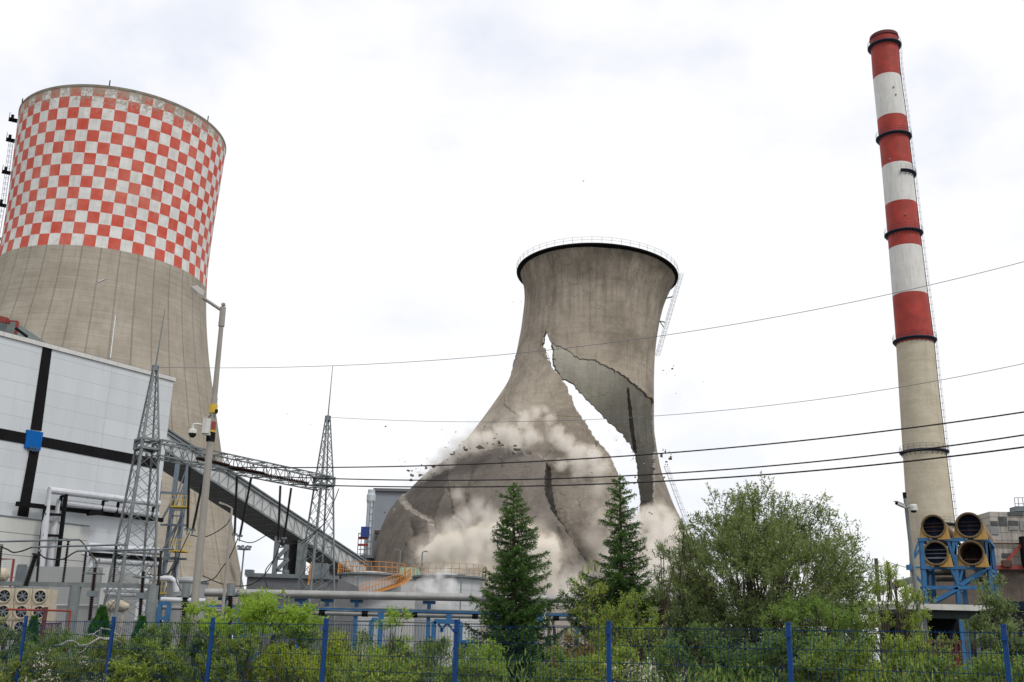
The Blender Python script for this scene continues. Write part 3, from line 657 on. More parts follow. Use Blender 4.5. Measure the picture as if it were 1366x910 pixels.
# ------------------------------------------------------------------ white clad building
C0 = P(232, 505, 75.0); dF = ray(1700, 900).copy(); dF[2] = 0; dF /= np.linalg.norm(dF)
nF = np.array([dF[1], -dF[0], 0.])            # towards the camera side
if nF[1] > 0: nF = -nF
def FP(px, py, off=0.):
    r = ray(px, py); o = np.array([0, 0, EYE]); k = ((C0 + nF * off - o) @ nF) / (r @ nF); return o + r * k
def sz(p): return float((p - C0) @ dF), float(p[2])
def F3(s, z, off=0.): q = C0 + dF * s + nF * off; return np.array([q[0], q[1], z])
m, nt, out = newmat('white_sandwich_panels')
uvn = nt.nodes.new('ShaderNodeUVMap'); uvn.uv_map = 'UVMap'
br = nt.nodes.new('ShaderNodeTexBrick'); L(nt, uvn.outputs[0], br.inputs[0]); br.offset = 0; br.inputs['Scale'].default_value = 1
br.inputs['Brick Width'].default_value = 5.2; br.inputs['Row Height'].default_value = 1.1; br.inputs['Mortar Size'].default_value = .018; br.inputs['Mortar Smooth'].default_value = .4
br.inputs['Color1'].default_value = (.52, .55, .575, 1); br.inputs['Color2'].default_value = (.56, .595, .615, 1); br.inputs['Mortar'].default_value = (.36, .38, .40, 1)
v = coords(nt); vs = coords(nt, scale=(1, 1, .1))
a = mixc(nt, math_(nt, 'MULTIPLY', ramp(nt, noise(nt, vs, 1.2, 7, .7), [(.47, 0), (.75, 1)]), .30), br.outputs['Color'], (.36, .36, .36))
a = mixc(nt, math_(nt, 'MULTIPLY', ramp(nt, noise(nt, v, .25, 5, .6), [(.35, 1), (.6, 0)]), .12), a, (.42, .46, .50))
bsdf(nt, out, a, .38, .1, br.outputs['Fac'], -.25, .02)
m_panel = m
m, nt, out = newmat('beige_lower_panels')
uvn = nt.nodes.new('ShaderNodeUVMap'); uvn.uv_map = 'UVMap'
br = nt.nodes.new('ShaderNodeTexBrick'); L(nt, uvn.outputs[0], br.inputs[0]); br.offset = 0; br.inputs['Scale'].default_value = 1
br.inputs['Brick Width'].default_value = 4.0; br.inputs['Row Height'].default_value = 1.35; br.inputs['Mortar Size'].default_value = .03; br.inputs['Mortar Smooth'].default_value = .3
br.inputs['Color1'].default_value = (.50, .52, .50, 1); br.inputs['Color2'].default_value = (.53, .54, .52, 1); br.inputs['Mortar'].default_value = (.16, .16, .16, 1)
v = coords(nt, scale=(1, 1, .15)); a = mixc(nt, math_(nt, 'MULTIPLY', ramp(nt, noise(nt, v, 1.3, 7, .7), [(.48, 0), (.75, 1)]), .3), br.outputs['Color'], (.3, .29, .27))
bsdf(nt, out, a, .5, .05, br.outputs['Fac'], -.3, .02)
m_panel2 = m
def uvwall(name, corners, uvs, mat, parent):
    mb = MB(); mb.quad(*corners); o = mb.build(name, mat, parent); uv = o.data.uv_layers.new(name='UVMap')
    for k, q in enumerate(uvs): uv.data[k].uv = q
    return o
bl = thing('industrial_building', 'large white panelled power station hall with black stripes', 'building', down(C0))
zt = float(C0[2]); SL = -46.0; DEP = 34.0
back = -nF * DEP
uvwall('facade', [F3(SL, 0), F3(0, 0), F3(0, zt), F3(SL, zt)], [(SL, 0), (0, 0), (0, zt), (SL, zt)], m_panel, bl)
uvwall('side_wall', [F3(0, 0), F3(0, 0) + back, F3(0, zt) + back, F3(0, zt)], [(0, 0), (DEP, 0), (DEP, zt), (0, zt)], m_panel, bl)
uvwall('rear_wall', [F3(0, 0) + back, F3(SL, 0) + back, F3(SL, zt) + back, F3(0, zt) + back], [(0, 0), (46, 0), (46, zt), (0, zt)], m_panel, bl)
mb = MB(); mb.hexa([F3(SL, zt + .002), F3(0, zt + .002), F3(0, zt + .002) + back, F3(SL, zt + .002) + back, F3(SL, zt + .12), F3(0, zt + .12), F3(0, zt + .12) + back, F3(SL, zt + .12) + back]); mb.build('roof', grey_wall, bl)
mb = MB(); mb.bar(F3(SL, zt - .08, .06), F3(.1, zt - .08, .06), .12, .28); mb.build('parapet_trim', white_plastic, bl)
def fquad(name, px, mat, off, label=None):
    """slab proud of the facade with the four photo corners tl, tr, br, bl"""
    s = [FP(x, y, off) for x, y in px]; mb = MB(); b = [q - nF * (off - .004) for q in s]
    mb.hexa([b[3], b[2], b[1], b[0], s[3], s[2], s[1], s[0]]); o = mb.build(name, mat, bl)
    if label: o['label'] = label
    return o
fquad('black_stripe', [(58, 459), (70, 462), (55.5, 575), (41, 573)], black_steel, .05, 'upper vertical black stripe')
fquad('black_stripe', [(40, 600), (52.5, 602), (37.5, 690), (23.5, 688)], black_steel, .05, 'lower vertical black stripe')
fquad('black_stripe', [(-30, 565.5), (36, 578), (34.5, 592.5), (-30, 581)], black_steel, .05, 'horizontal black stripe at left')
fquad('black_stripe', [(57, 582.5), (213.5, 612.5), (212, 626), (55.5, 596)], black_steel, .05, 'horizontal black stripe at right')
fquad('blue_panel', [(36.3, 573), (58, 577), (54, 601), (33, 597.4)], paint('bright_blue_panel', (.002, .105, .38), .6, 0, .08, (.02, .05, .1), .15, 1.5, .1), .12)
mb = MB()
for (x0, y0, x1, y1) in ((38.5, 596, 42, 601), (43, 596.5, 45.6, 602), (46.6, 597.5, 50, 602.5)): mb.bar(FP(x0, y0, .16), FP(x1, y1, .16), .10, .06); mb.bar(FP(x0, y1, .16), FP(x1, y0, .16), .10, .06)
mb.build('panel_mark', paint('dim_mark', (.05, .10, .17), .5), bl)
z_l = sz(FP(0, 688))[1]; s_l = sz(FP(120, 690))[0]
o = uvwall('lower_cladding', [F3(SL, 0, .06), F3(s_l, 0, .06), F3(s_l, z_l, .06), F3(SL, z_l, .06)], [(SL, 0), (s_l, 0), (s_l, z_l), (SL, z_l)], m_panel2, bl)
mb = MB(); mb.bar(F3(SL, z_l + .02, .08), F3(s_l, z_l + .02, .08), .08, .06); mb.build('cladding_trim', galv_dark, bl)
mb = MB()
a_, b_ = P(-8, 421, 88), P(23, 431, 88); mb.hexa([down(a_) + (0, 0, zt), down(b_) + (0, 0, zt), down(b_) + (0, 6, zt), down(a_) + (0, 6, zt), a_, b_, b_ + (0, 6, 0), a_ + (0, 6, 0)]); mb.build('roof_plant_room', paint('grey_green_sheet', (.22, .27, .27), .6), bl)
mb = MB(); mb.bar(P(-8, 424, 87.5), P(10, 428, 87.5), .35, .5); mb.bar(P(10, 428, 87.5), P(23.5, 429, 87.5), .12); mb.bar(P(23.5, 429, 87.5), P(21, 446, 87.5), .22); mb.bar(P(5, 426, 87.5), P(12, 431, 87.5), .2)
mb.build('roof_railing', red_paint, bl)
mb = MB(); mb.tube([P(21, 438, 87), P(36, 449, 87)], .14, 6); mb.build('roof_pipe', black_steel, bl)

# pipe runs fixed on the facade
pr = thing('pipe_run', 'upper pair of white clad pipes bracketed to the white hall', 'pipe run', down(FP(140, 700, 1)))
def fpipe(pts, r, off, name='pipe', mat=None, par=None):
    pp = [FP(x, y, off) for x, y in pts]; mb = MB(); mb.tube(pp, r, 12)
    for a_, b_ in zip(pp[:-1], pp[1:]):      # cladding bands
        l = np.linalg.norm(b_ - a_); k = max(int(l / 2.2), 1)
        for i in range(1, k): q = a_ + (b_ - a_) * i / k; d = (b_ - a_) / l * .05; mb.tube([q - d, q + d], r * 1.06, 12)
    return mb.build(name, mat or white_clad, par if par is not None else pr, smooth=False)
fpipe([(212, 672), (66, 654), (60, 700), (54, 760)], .235, 1.1)
fpipe([(210, 687), (78, 670), (72, 710), (67, 760)], .235, .75)
mb = MB()
mb.bar(FP(22, 672, .5), FP(217, 694, .5), .22, .28); mb.bar(FP(61, 675, 1.1), FP(50, 765, 1.1), .22, .2); mb.bar(FP(88, 659, 1.2), FP(75, 765, 1.2), .22, .2)
for y in (686, 714): mb.bar(FP(60 - (y - 686) * .12, y, 1.2), FP(84 - (y - 686) * .12, y + 1, 1.2), .16, .16)
for x in (82, 138, 158, 205): mb.bar(FP(x, 662 + (x - 82) * .11, .9), FP(x - 3, 679 + (x - 82) * .11, .9), .16, .16); mb.bar(FP(x, 661 + (x - 82) * .11, .9), FP(x + 6, 662 + (x - 82) * .11, .9), .14, .14)
mb.bar(FP(117, 685, .9), FP(135, 684, .9), .3, .3)
mb.build('support_frame', black_steel, pr)
pr2 = thing('pipe_run', 'lower pair of white clad pipes behind the left lattice mast', 'pipe run', down(FP(160, 740, 2)))
fpipe([(212, 736), (118, 729), (113, 741)], .25, 2, par=pr2); fpipe([(210, 752), (122, 747), (120, 760)], .25, 1.6, par=pr2)
mb = MB(); mb.bar(FP(118, 739, 1.8), FP(213, 746, 1.8), .22, .25); mb.bar(FP(214, 744, 1.8), FP(210, 800, 1.8), .2); mb.build('support_frame', black_steel, pr2)
for k, (x0, x1, y) in enumerate(((140, 200, 786), (141, 198, 792))):
    mb = MB(); mb.tube([P(x0, y, 57), P(x1, y + 2, 57)], .2 - .06 * k, 10); tag(mb.build('pipe', white_clad, loc=P(x0, y, 57)), ('thick', 'thin')[k] + ' white pipe crossing behind the foot of the left lattice mast', 'pipe')

# annex wall, bus supports and coolers at lower left
an = thing('annex', 'low grey sheet clad annex in front of the white hall', 'building', down(P(70, 800, 60)))
mb = MB(); a_, b_ = P(22, 755, 60), P(139, 757, 60)
mb.hexa([down(a_), down(b_), down(b_) + (0, 6, 0), down(a_) + (0, 6, 0), a_, b_, b_ + (0, 6, 0), a_ + (0, 6, 0)]); mb.build('wall', paint('light_grey_sheet', (.33, .34, .34), .6, 0, .12, (.2, .2, .19), .3, .5), an)
mb = MB(); mb.bar(down(b_) + (.15, -.05, 0), b_ + (.15, -.05, 0), .3, .15); mb.bar(P(22, 806, 59.9), P(139, 807.5, 59.9), .05, .05); mb.build('corner_trim', white_plastic, an)
mb = MB()
for k in range(14): q = P(24 + k * .9, 753, 59.8); mb.bar(q, q - (0, 0, 1.4), .03)
mb.build('grille', galv_dark, an)
def insulator(mb, a, b, r=.07, n=14, mi=0, rr=1.3):
    a = np.array(a, float); b = np.array(b, float); mb.tube([a, b], r * .7, 6, mi)
    d = (b - a)
    for k in range(n):
        c = a + d * (k + .5) / n; e = d / np.linalg.norm(d) * np.linalg.norm(d) / n * .22; mb.tube([c - e, c, c + e], [r * .85, r * rr, r * .85], 7, mi, False)
gb = thing('bus_support_beam', 'grey steel beam carrying black post insulators beside the coolers', 'beam', down(P(100, 780, 50)))
mb = MB(); mb.bar(P(-20, 778, 50), P(208, 782, 50), .2, .2); mb.build('beam', galv, gb)
for x in (101.5, 205): q = P(x, 781, 50); MB().tube([down(q), q], .25, 16).build('post', galv, gb)
mb = MB()
for k, (xa, ya, xb, yb) in enumerate([(52.7, 735, 49, 778), (91.4, 721, 84, 777), (115, 735, 110, 777), (155.5, 727.5, 151, 777), (215, 734.5, 211, 781), (2, 728, -2, 776)]):
    t_ = thing('post_insulator', ['black post insulator nearest the cooler stack', 'tall black post insulator left of the grey tubular post', 'short black post insulator just right of the grey tubular post', 'black post insulator in front of the left lattice mast', 'black post insulator right of the left lattice mast', 'black post insulator at the left edge of the photo'][k], 'insulator', P(xb, yb, 50), 'post insulators on the grey beam')
    mb = MB(); insulator(mb, P(xb, yb, 50), P(xa, ya, 50), .065, 16); mb.build('insulator_stack', black_ins, t_)
    MB().tube([P(xa, ya + 1, 50), P(xa, ya - 2, 50)], .09, 8).build('clamp', galv, t_)
for k, (pp) in enumerate([[(-20, 723), (106, 720)], [(43, 730), (170, 726.6)], [(104, 735), (232, 732.7)]]):
    mb = MB(); mb.tube([P(x, y, 50) for x, y in pp], .05, 6); tag(mb.build('busbar', galv_dark, loc=P(*pp[0], 50)), ['long upper', 'middle', 'right hand lower'][k] + ' tubular busbar on black post insulators', 'busbar')
mb = MB(); a_, b_ = P(47.5, 741, 49), P(34, 782, 49); insulator(mb, b_, a_, .13, 18, 0, 1.3); mb.tube([P(48.3, 741, 49), P(48.9, 738.5, 49)], .2, 8)
tag(mb.build('bushing', black_ins, loc=b_), 'thick tilted black bushing above the cooler stack', 'bushing')
for k, (xa, ya, xb, yb) in enumerate([(127, 757, 119.5, 828), (191.6, 762, 186, 828)]):
    t_ = thing('voltage_transformer', ('black voltage transformer column topped by a square ring', 'black voltage transformer column inside the left lattice mast')[k], 'transformer', down(P(xb, yb, 44)), 'slim black transformer columns')
    p0, p1 = P(xb, yb, 44), P(xa, ya, 44)
    mb = MB(); insulator(mb, p0, (p0 + p1) / 2 - (0, 0, .1), .085, 12); insulator(mb, (p0 + p1) / 2 + (0, 0, .12), p1, .085, 12); mb.build('insulator_stack', brown_ins, t_)
    MB().box((p0 + p1) / 2, .34, .34, .22).build('joint', galv_dark, t_)
    MB().tube([down(p0), p0], .2, 10).build('pedestal', galv, t_)
    mb = MB(); c = p1 - (0, 0, .15)
    for s in (-1, 1): mb.bar(c + (-.3, s * .3, -.1), c + (.3, s * .3, -.1), .05); mb.bar(c + (s * .3, -.3, -.1), c + (s * .3, .3, -.1), .05); mb.bar(c + (s * .3, 0, -.1), c + (s * .05, 0, .25), .03); mb.bar(c + (s * .05, 0, .2), c + (s * .14, 0, .5), .06)
    mb.build('top_ring', galv, t_)
rowsn = ['top', 'middle', 'bottom']; colsn = ['left', 'centre', 'right']
for ci, (cx_) in enumerate((6, 30, 53.6)):
    for ri in range(3):
        cyy = 795 + 21 * ri + ci * .4; c = P(cx_ - ri * 1.6, cyy, 46)
        t_ = thing('cooler_unit', 'cream cooling unit with round fan, %s row %s column' % (rowsn[ri], colsn[ci]), 'cooler', c, 'stacked cream cooling units')
        MB().box(c + (0, .45, 0), .73, .8, .66).build('casing', cream, t_)
        fd = MB(); n = 18; o0 = c + (0, .03, 0)
        fd.v = [tuple(o0 + (.25 * math.cos(2 * pi * k / n), .0, .25 * math.sin(2 * pi * k / n))) for k in range(n)]; fd.f = [tuple(range(n))]; fd.m = [0]; fd.build('fan_opening', dark_void, t_)  # flat dark disc puts the opening's shade into colour
        rg = MB(); ring = [o0 + (.265 * math.cos(2 * pi * k / 20), -.04, .265 * math.sin(2 * pi * k / 20)) for k in range(21)]; rg.tube(ring, .03, 5); rg.build('fan_ring', cream, t_)
        fb = MB()
        for k in range(7):
            t0 = 2 * pi * k / 7 + ci; a_ = o0 + (.05 * math.cos(t0), -.02, .05 * math.sin(t0)); b_ = o0 + (.23 * math.cos(t0), -.02, .23 * math.sin(t0)); fb.bar(a_, b_, .02, .05)
        fb.tube([o0 + (0, -.05, 0), o0 + (0, .0, 0)], .07, 8); fb.build('fan_blades', galv_dark, t_)
t_ = thing('cooler_rack', 'dark steel rack holding the cream cooling units', 'rack', down(P(30, 840, 46.6)))
mb = MB()
for x in (-6, 18, 42, 64): q = P(x, 784, 46.95); mb.bar(down(q), q, .08)
for y in (784, 806, 827): mb.bar(P(-6, y, 47), P(64, y + 1, 47), .06)
mb.build('frame', galv_dark, t_)
mb = MB(); a_ = P(-14, 767, 55); b_ = P(4, 767, 55); mb.tube([a_ - (.3, 0, 0), a_, b_, b_ + (.2, 0, 0), b_ + (.32, 0, 0)], [.2, .36, .36, .3, .05], 16); mb.bar(down(b_), b_, .15); tag(mb.build('vessel', cream, loc=down(b_), smooth=False), 'small cream horizontal vessel at the left edge above the coolers', 'tank')
mb = MB(); q0, q1 = P(147, 808, 56), P(165, 809, 56); mb.tube([q0 - (.3, 0, 0), q0, q1, q1 + (.3, 0, 0)], [.12, .3, .3, .12], 16); mb.bar(down(q0), q0, .12); mb.bar(down(q1), q1, .12); tag(mb.build('vessel', cream, loc=down(q0)), 'small cream horizontal vessel behind the left lattice mast', 'tank')
t_ = thing('guard_rail', 'red painted pipe frame standing in front of the grey annex', 'frame', down(P(61, 840, 42)))
mb = MB(); mb.tube([P(9, 813, 42), P(94, 815, 42)], .045, 6); mb.tube([P(94, 815, 42), down(P(93, 835, 42))], .04, 6); mb.build('rail', red_paint, t_)
q = P(61.5, 810, 42); MB().tube([down(q), q], .09, 8).build('post', paint('dark_red_post', (.10, .03, .03), .6), t_)
mb = MB(); mb.tube([P(-10, 745.6, 52), P(18.5, 746, 52), down(P(14, 800, 52))], .06, 6); tag(mb.build('pipe', red_paint, loc=down(P(14, 800, 52))), 'thin red pipe bent down beside the lower white cladding', 'pipe')
t_ = thing('fence_gate', 'short dark barred gate between the coolers and the thuja', 'gate', down(P(75, 840, 38)))
mb = MB(); mb.bar(P(61, 832, 38), P(82, 831.5, 38), .05); [mb.bar(P(61 + k * 1.9, 832, 38), down(P(61 + k * 1.9, 850, 38)), .025) for k in range(12)]; mb.build('bars', paint('purple_grey_paint', (.06, .04, .07), .6), t_)

# ------------------------------------------------------------------ lattice masts and gantry
def mast(label, base_px, base_y, ab, plat_px, plat_y, ap, top_px, top_y, at_, Y, whip, nb, nt_):
    pb, pp_, pt = P(base_px, base_y, Y), P(plat_px, plat_y, Y), P(top_px, top_y, Y)
    t_ = thing('lattice_mast', label, 'mast', down(pb))
    ax = (pb - pp_) / (pp_[2] - pb[2]) ; ax = np.array([ax[0], 0, -1.])
    gb_ = np.array([pp_[0] + (pb[0] - pp_[0]) * (pp_[2]) / (pp_[2] - pb[2]), Y, 0.])
    ag = ap + (ab - ap) * pp_[2] / (pp_[2] - pb[2])
    rot = -.10
    def cor(c, a): return [c + np.array([a * math.cos(rot + k * pi / 2), a * math.sin(rot + k * pi / 2), 0]) for k in range(4)]
    lo, mi_, mi2, hi = cor(gb_, ag), cor(pp_, ap), cor(pp_ + (0, 0, .55), ap * .92), cor(pt, at_)
    for k in range(4):
        r = .075 if k != 3 else .11
        MB().tube([lo[k], mi_[k], mi2[k], hi[k]], [r * .85, r * .85, r * .75, r * .5], 6).build('leg', galv, t_)
    def lac(name, A, B, n, r):
        mb = MB()
        for k in range(4):
            a0, a1, b0, b1 = A[k], A[(k + 1) % 4], B[k], B[(k + 1) % 4]
            f = lambda u: 1 - (1 - u) ** 1.0
            for i in range(n):
                u0, u1 = i / n, (i + 1) / n
                p0, p1 = a0 + (b0 - a0) * u0, a0 + (b0 - a0) * u1; q0, q1 = a1 + (b1 - a1) * u0, a1 + (b1 - a1) * u1
                mb.bar(p0, q1, r); mb.bar(q0, p1, r)
                if i % 4 == 0: mb.bar(p0, q0, r)
        return mb.build(name, galv, t_)
    lac('lower_bracing', lo, mi_, nb, .027); lac('upper_bracing', mi2, hi, nt_, .021)
    mb = MB(); q = cor(pp_ + (0, 0, .02), ap * 1.12); q2 = cor(pp_ + (0, 0, .5), ap * 1.12)
    for k in range(4): mb.bar(q[k], q[(k + 1) % 4], .12); mb.bar(q2[k], q2[(k + 1) % 4], .12); mb.bar(q[k], q2[k], .1); mb.bar(q[k], q2[(k + 1) % 4], .06); mb.bar(q[k], q[(k + 2) % 4], .08)
    mb.build('collar', galv, t_)
    MB().tube([pt - (0, 0, .25), pt + (0, 0, .05)], .2, 8).build('top_cap', galv_dark, t_)
    MB().tube([pt, P(*whip, Y)], [.045, .02], 5).build('lightning_rod', galv_dark, t_)
    return t_
mast('left galvanised lattice mast in front of the white hall', 168, 845, 1.45, 196, 600, .64, 207.5, 489, .13, 55, (220, 412), 12, 8)
mast('right galvanised lattice mast where the power lines end', 418, 830, 1.33, 432, 648, .62, 437.5, 556, .15, 67, (443.8, 488), 12, 8)
g0, g1 = P(205, 598, 55), P(432, 645, 67)
gt = thing('gantry_beam', 'galvanised lattice beam spanning between the two lattice masts', 'gantry', (g0 + g1) / 2)
ax = (g1 - g0); ln = np.linalg.norm(ax); ax /= ln; sd_ = np.cross(ax, (0, 0, 1)); sd_ /= np.linalg.norm(sd_); hw, hh = .55, .42
c4 = [sd_ * i * hw + np.array([0, 0, j * hh]) for i, j in ((-1, -1), (1, -1), (1, 1), (-1, 1))]
for c_ in c4: MB().bar(g0 + c_, g1 + c_, .075).build('chord', galv, gt)
mb = MB(); n = 26
for k in range(4):
    a_, b_ = c4[k], c4[(k + 1) % 4]
    for i in range(n):
        p = g0 + ax * ln * i / n; q = g0 + ax * ln * (i + 1) / n
        mb.bar(p + (a_ if i % 2 else b_), q + (b_ if i % 2 else a_), .034)
        if i % 3 == 0: mb.bar(p + a_, p + b_, .045)
mb.build('bracing', galv, gt)
# tension strings
strs = [((262, 611), (306, 621.5), 57.5, 59), ((304, 622.5), (352, 632), 60, 62), ((352, 633), (412, 645), 62.5, 64.5)]
for k, (a_, b_, Ya, Yb) in enumerate(strs):
    mb = MB(); pa, pb_ = P(*a_, Ya - 1.1), P(*b_, Yb - 1.1); insulator(mb, pa, pb_, .062, 26, 0, 1.9)
    mb.tube([pa, pa + (0, .9, .05)], .05, 5)
    tag(mb.build('insulator_string', brown_ins, loc=pa), ['brown insulator string nearest the street lamp', 'middle brown insulator string along the gantry beam', 'brown insulator string nearest the right lattice mast'][k], 'insulator')
# V-shaped hangers under the gantry
hang = [((253, 622), (250, 706), 57), ((273, 630), (257, 707), 57.8), ((316, 636), (313, 713), 60), ((335, 638), (320, 715), 61), ((374, 648), (371, 722), 63), ((388.5, 651), (379, 718), 64)]
for k, (a_, b_, Y) in enumerate(hang):
    t_ = thing('hanging_insulator', '%s of the six long black insulators hanging from the gantry beam' % ['leftmost', 'second from left', 'third from left', 'third from right', 'second from right', 'rightmost'][k], 'insulator', P(*a_, Y), 'long black hanging insulators')
    pa, pb_ = P(*a_, Y), P(*b_, Y); mb = MB(); insulator(mb, pa, pb_, .085, 55, 0, 1.15); mb.build('insulator_rod', black_ins, t_)
    mb = MB(); mb.box(pb_, .3, .12, .12); mb.tube([pb_, pb_ - (0, 0, .3)], .04, 5); mb.build('clamp', galv, t_)

def wire(name, label, samples, Ya, Yb, r, mat=None, n=24, cat='power line', group=None):
    """hanging wire through photo samples; straight in plan from depth Ya to Yb"""
    xs = np.array([s[0] for s in samples], float); ys = np.array([s[1] for s in samples], float)
    cf = np.polyfit(xs, ys, min(2, len(xs) - 1)); X = np.linspace(xs[0], xs[-1], n); Yv = np.polyval(cf, X)
    pts = []
    for i in range(n):
        u = i / (n - 1); Y = 1 / ((1 - u) / Ya + u / Yb); pts.append(P(X[i], Yv[i], Y))
    mb = MB(); mb.tube(pts, r, 5); return tag(mb.build(name, mat or black_ins, loc=pts[0]), label, cat, group)
wire('power_line', 'uppermost of the three thick black power lines', [(300, 621.5), (480, 626), (940, 599), (1366, 549.5), (1480, 532)], 57.5, 38, .032, n=40)
wire('power_line', 'middle of the three thick black power lines', [(350, 632), (480, 643.8), (940, 627), (1366, 580), (1480, 562)], 60, 38, .032, n=40)
wire('power_line', 'lowest of the three thick black power lines', [(400, 644), (480, 652), (940, 638), (1366, 596.5), (1480, 580)], 63.5, 38, .036, n=40)
wire('power_line', 'upper thin grey earth wire crossing above the torn tower', [(209, 488), (443, 490.5), (690, 474), (940, 436), (1366, 347), (1480, 320)], 55, 38, .014, galv_dark, 50)
wire('power_line', 'lower thin grey earth wire starting at the right lattice mast', [(438, 556), (580, 562), (700, 564), (940, 549.5), (1366, 483), (1480, 460)], 67, 40, .014, galv_dark, 50)
def cable(label, pts, Y, r=.028):
    """smooth curve through points (Catmull-Rom)"""
    q = [P(x, y, Y if not hasattr(Y, '__len__') else Y[i]) for i, (x, y) in enumerate(pts)]
    q = [2 * q[0] - q[1]] + q + [2 * q[-1] - q[-2]]; out_ = []
    for i in range(1, len(q) - 2):
        for u in np.linspace(0, 1, 7)[:-1]:
            out_.append(.5 * ((2 * q[i]) + (-q[i - 1] + q[i + 1]) * u + (2 * q[i - 1] - 5 * q[i] + 4 * q[i + 1] - q[i + 2]) * u * u + (-q[i - 1] + 3 * q[i] - 3 * q[i + 1] + q[i + 2]) * u ** 3))
    out_.append(q[-2]); mb = MB(); mb.tube(out_, r, 5); return tag(mb.build('cable', black_ins, loc=out_[0]), label, 'cable')
cable('slack cable looping from the first hanger pair behind the street lamp', [(254, 714), (275, 716), (300, 702), (309, 688)], 58)
cable('slack cable looping from the second hanger pair to the conveyor', [(317, 720), (335, 724), (352, 716), (372, 700)], 61)
cable('slack cable looping from the third hanger pair across the right mast', [(375, 724), (392, 726), (412, 716), (426, 704)], 63)
cable('steep double cable dropping from the first hanger pair', [(253, 710), (240, 738), (234, 756), (216, 768), (196, 766)], 56)
cable('steep cable dropping from the second hanger pair to a bushing', [(318, 717), (307, 742), (296, 758), (285, 772), (268, 777)], 56)
cable('cable from the third hanger pair curving down to the thin bushing', [(376, 720), (365, 748), (350, 770), (330, 781), (300, 780), (270, 768)], 56)
cable('dark cable hanging beside the grey silo', [(234, 735), (234, 768), (240, 785), (247, 792)], 55)
cable('short dark cable near the thin bushing', [(364, 748), (354, 762), (356, 782), (366, 796)], 55)
cable('thin jumper cable between the busbars', [(2, 730), (10, 733), (18, 737), (30, 735), (43, 730)], 50, .035)
cable('jumper cable sagging right of the black frame', [(52, 738), (62, 745), (84, 746), (96, 739), (104, 735)], 50, .035)
cable('jumper cable bending down from the upper busbar', [(106, 720), (112, 726), (117, 734), (128, 748), (128, 757)], 50, .035)
cable('cable running down from the right mast', [(452, 652), (446, 668), (434, 695), (420, 712), (402, 726)], 64)

# ------------------------------------------------------------------ conveyor gallery
cv = thing('conveyor_gallery', 'long inclined grey conveyor gallery sloping down behind the masts', 'conveyor', down(P(350, 780, 120)))
Ta, Tb = P(205, 562.5, 108), P(489, 751, 138)
Sa = np.array([Ta[0], Ta[1], P(205, 589, 108)[2]]); Sb = np.array([Tb[0], Tb[1], P(489, 775, 138)[2]])
ddir = (Tb - Ta); ddir[2] = 0; ddir /= np.linalg.norm(ddir); bk = np.array([-ddir[1], ddir[0], 0.]); bk = bk if bk[1] > 0 else -bk
WD = 4.6
side = paint('gallery_side_sheet', (.52, .54, .54), .55, .1, .2, (.2, .2, .19), .4, .6)
und = paint('gallery_underside', (.27, .27, .265), .8, 0, .2, (.07, .07, .07), .4, .5)
def slab(name, A, B, C_, D, th, mat, par, mi=None):
    """thin sheet A-B-C-D thickened by the vector th"""
    mb = MB(); mb.hexa([A, B, C_, D, A + th, B + th, C_ + th, D + th]); return mb.build(name, mat, par)
slab('side_panel', Sa, Sb, Tb, Ta, bk * .1, side, cv)
slab('underside', Sa + bk * .12, Sb + bk * .12, Sb + bk * WD, Sa + bk * WD, np.array([0, 0, .15]), und, cv)
slab('side_panel', Sa + bk * (WD + .05), Sb + bk * (WD + .05), Tb + bk * (WD + .05), Ta + bk * (WD + .05), bk * .1, side, cv)
slab('roof', Ta - bk * .25 + (0, 0, .02), Tb - bk * .25 + (0, 0, .02), Tb + bk * (WD + .4) + (0, 0, .02), Ta + bk * (WD + .4) + (0, 0, .02), np.array([0, 0, .18]), galv_dark, cv)
mb = MB(); n = 26
mb.bar(Sa - bk * .1, Sb - bk * .1, .22); mb.bar(Ta - bk * .1 - (0, 0, .25), Tb - bk * .1 - (0, 0, .25), .22)
for i in range(n):
    u0, u1 = i / n, (i + 1) / n; s0, s1 = Sa + (Sb - Sa) * u0, Sa + (Sb - Sa) * u1; t0, t1 = Ta + (Tb - Ta) * u0, Ta + (Tb - Ta) * u1
    mb.bar(s0 - bk * .1, t0 - bk * .1 - (0, 0, .25), .05); mb.bar((s0 if i < n / 2 else s1) - bk * .08, (t1 if i < n / 2 else t0) - bk * .08 - (0, 0, .25), .035)
mb.build('truss', galv, cv)
mb = MB()
for i in range(0, n + 1): u0 = i / n; s0 = Sa + (Sb - Sa) * u0 - (0, 0, .08); mb.bar(s0 + bk * .1, s0 + bk * WD, .05)
mb.build('floor_joists', galv_dark, cv)
# its supports
for k, (xa, xb, lab) in enumerate(((370, 369, 'slim grey steel trestle under the middle of the conveyor gallery'),)):
    t_ = thing('trestle', lab, 'support', down(P(xb, 770, 124)))
    mb = MB()
    for dx, dy in ((0, 0), (13, 2)): q = P(xa + dx, 716 + dx * .8, 124 + dy); mb.bar(down(q), q, .5)
    mb.build('legs', galv_dark, t_); mb = MB()
    for y in (730, 746, 762):
        mb.bar(P(370, y, 123.8), P(384, y, 125.8), .2)
        mb.bar(P(370, y + 14, 123.8), P(384, y, 125.8), .35)
    mb.build('bracing', galv, t_)
t_ = thing('concrete_pier', 'broad grey pier under the lower end of the conveyor gallery', 'support', down(P(405, 770, 127)))
q = P(404, 722, 127); mb = MB(); mb.box((q[0], q[1], q[2] / 2), .9, 1.6, q[2]); mb.build('column', galv, t_)
mb = MB(); q = P(395, 726, 129); mb.tube([down(q), q], .85, 14); mb.build('shaft', dark_void, t_)
mb = MB(); q = P(429, 752, 127); mb.box((q[0], q[1], q[2] / 2), 1.6, 2, q[2]); mb.build('cabin', galv_dark, t_)
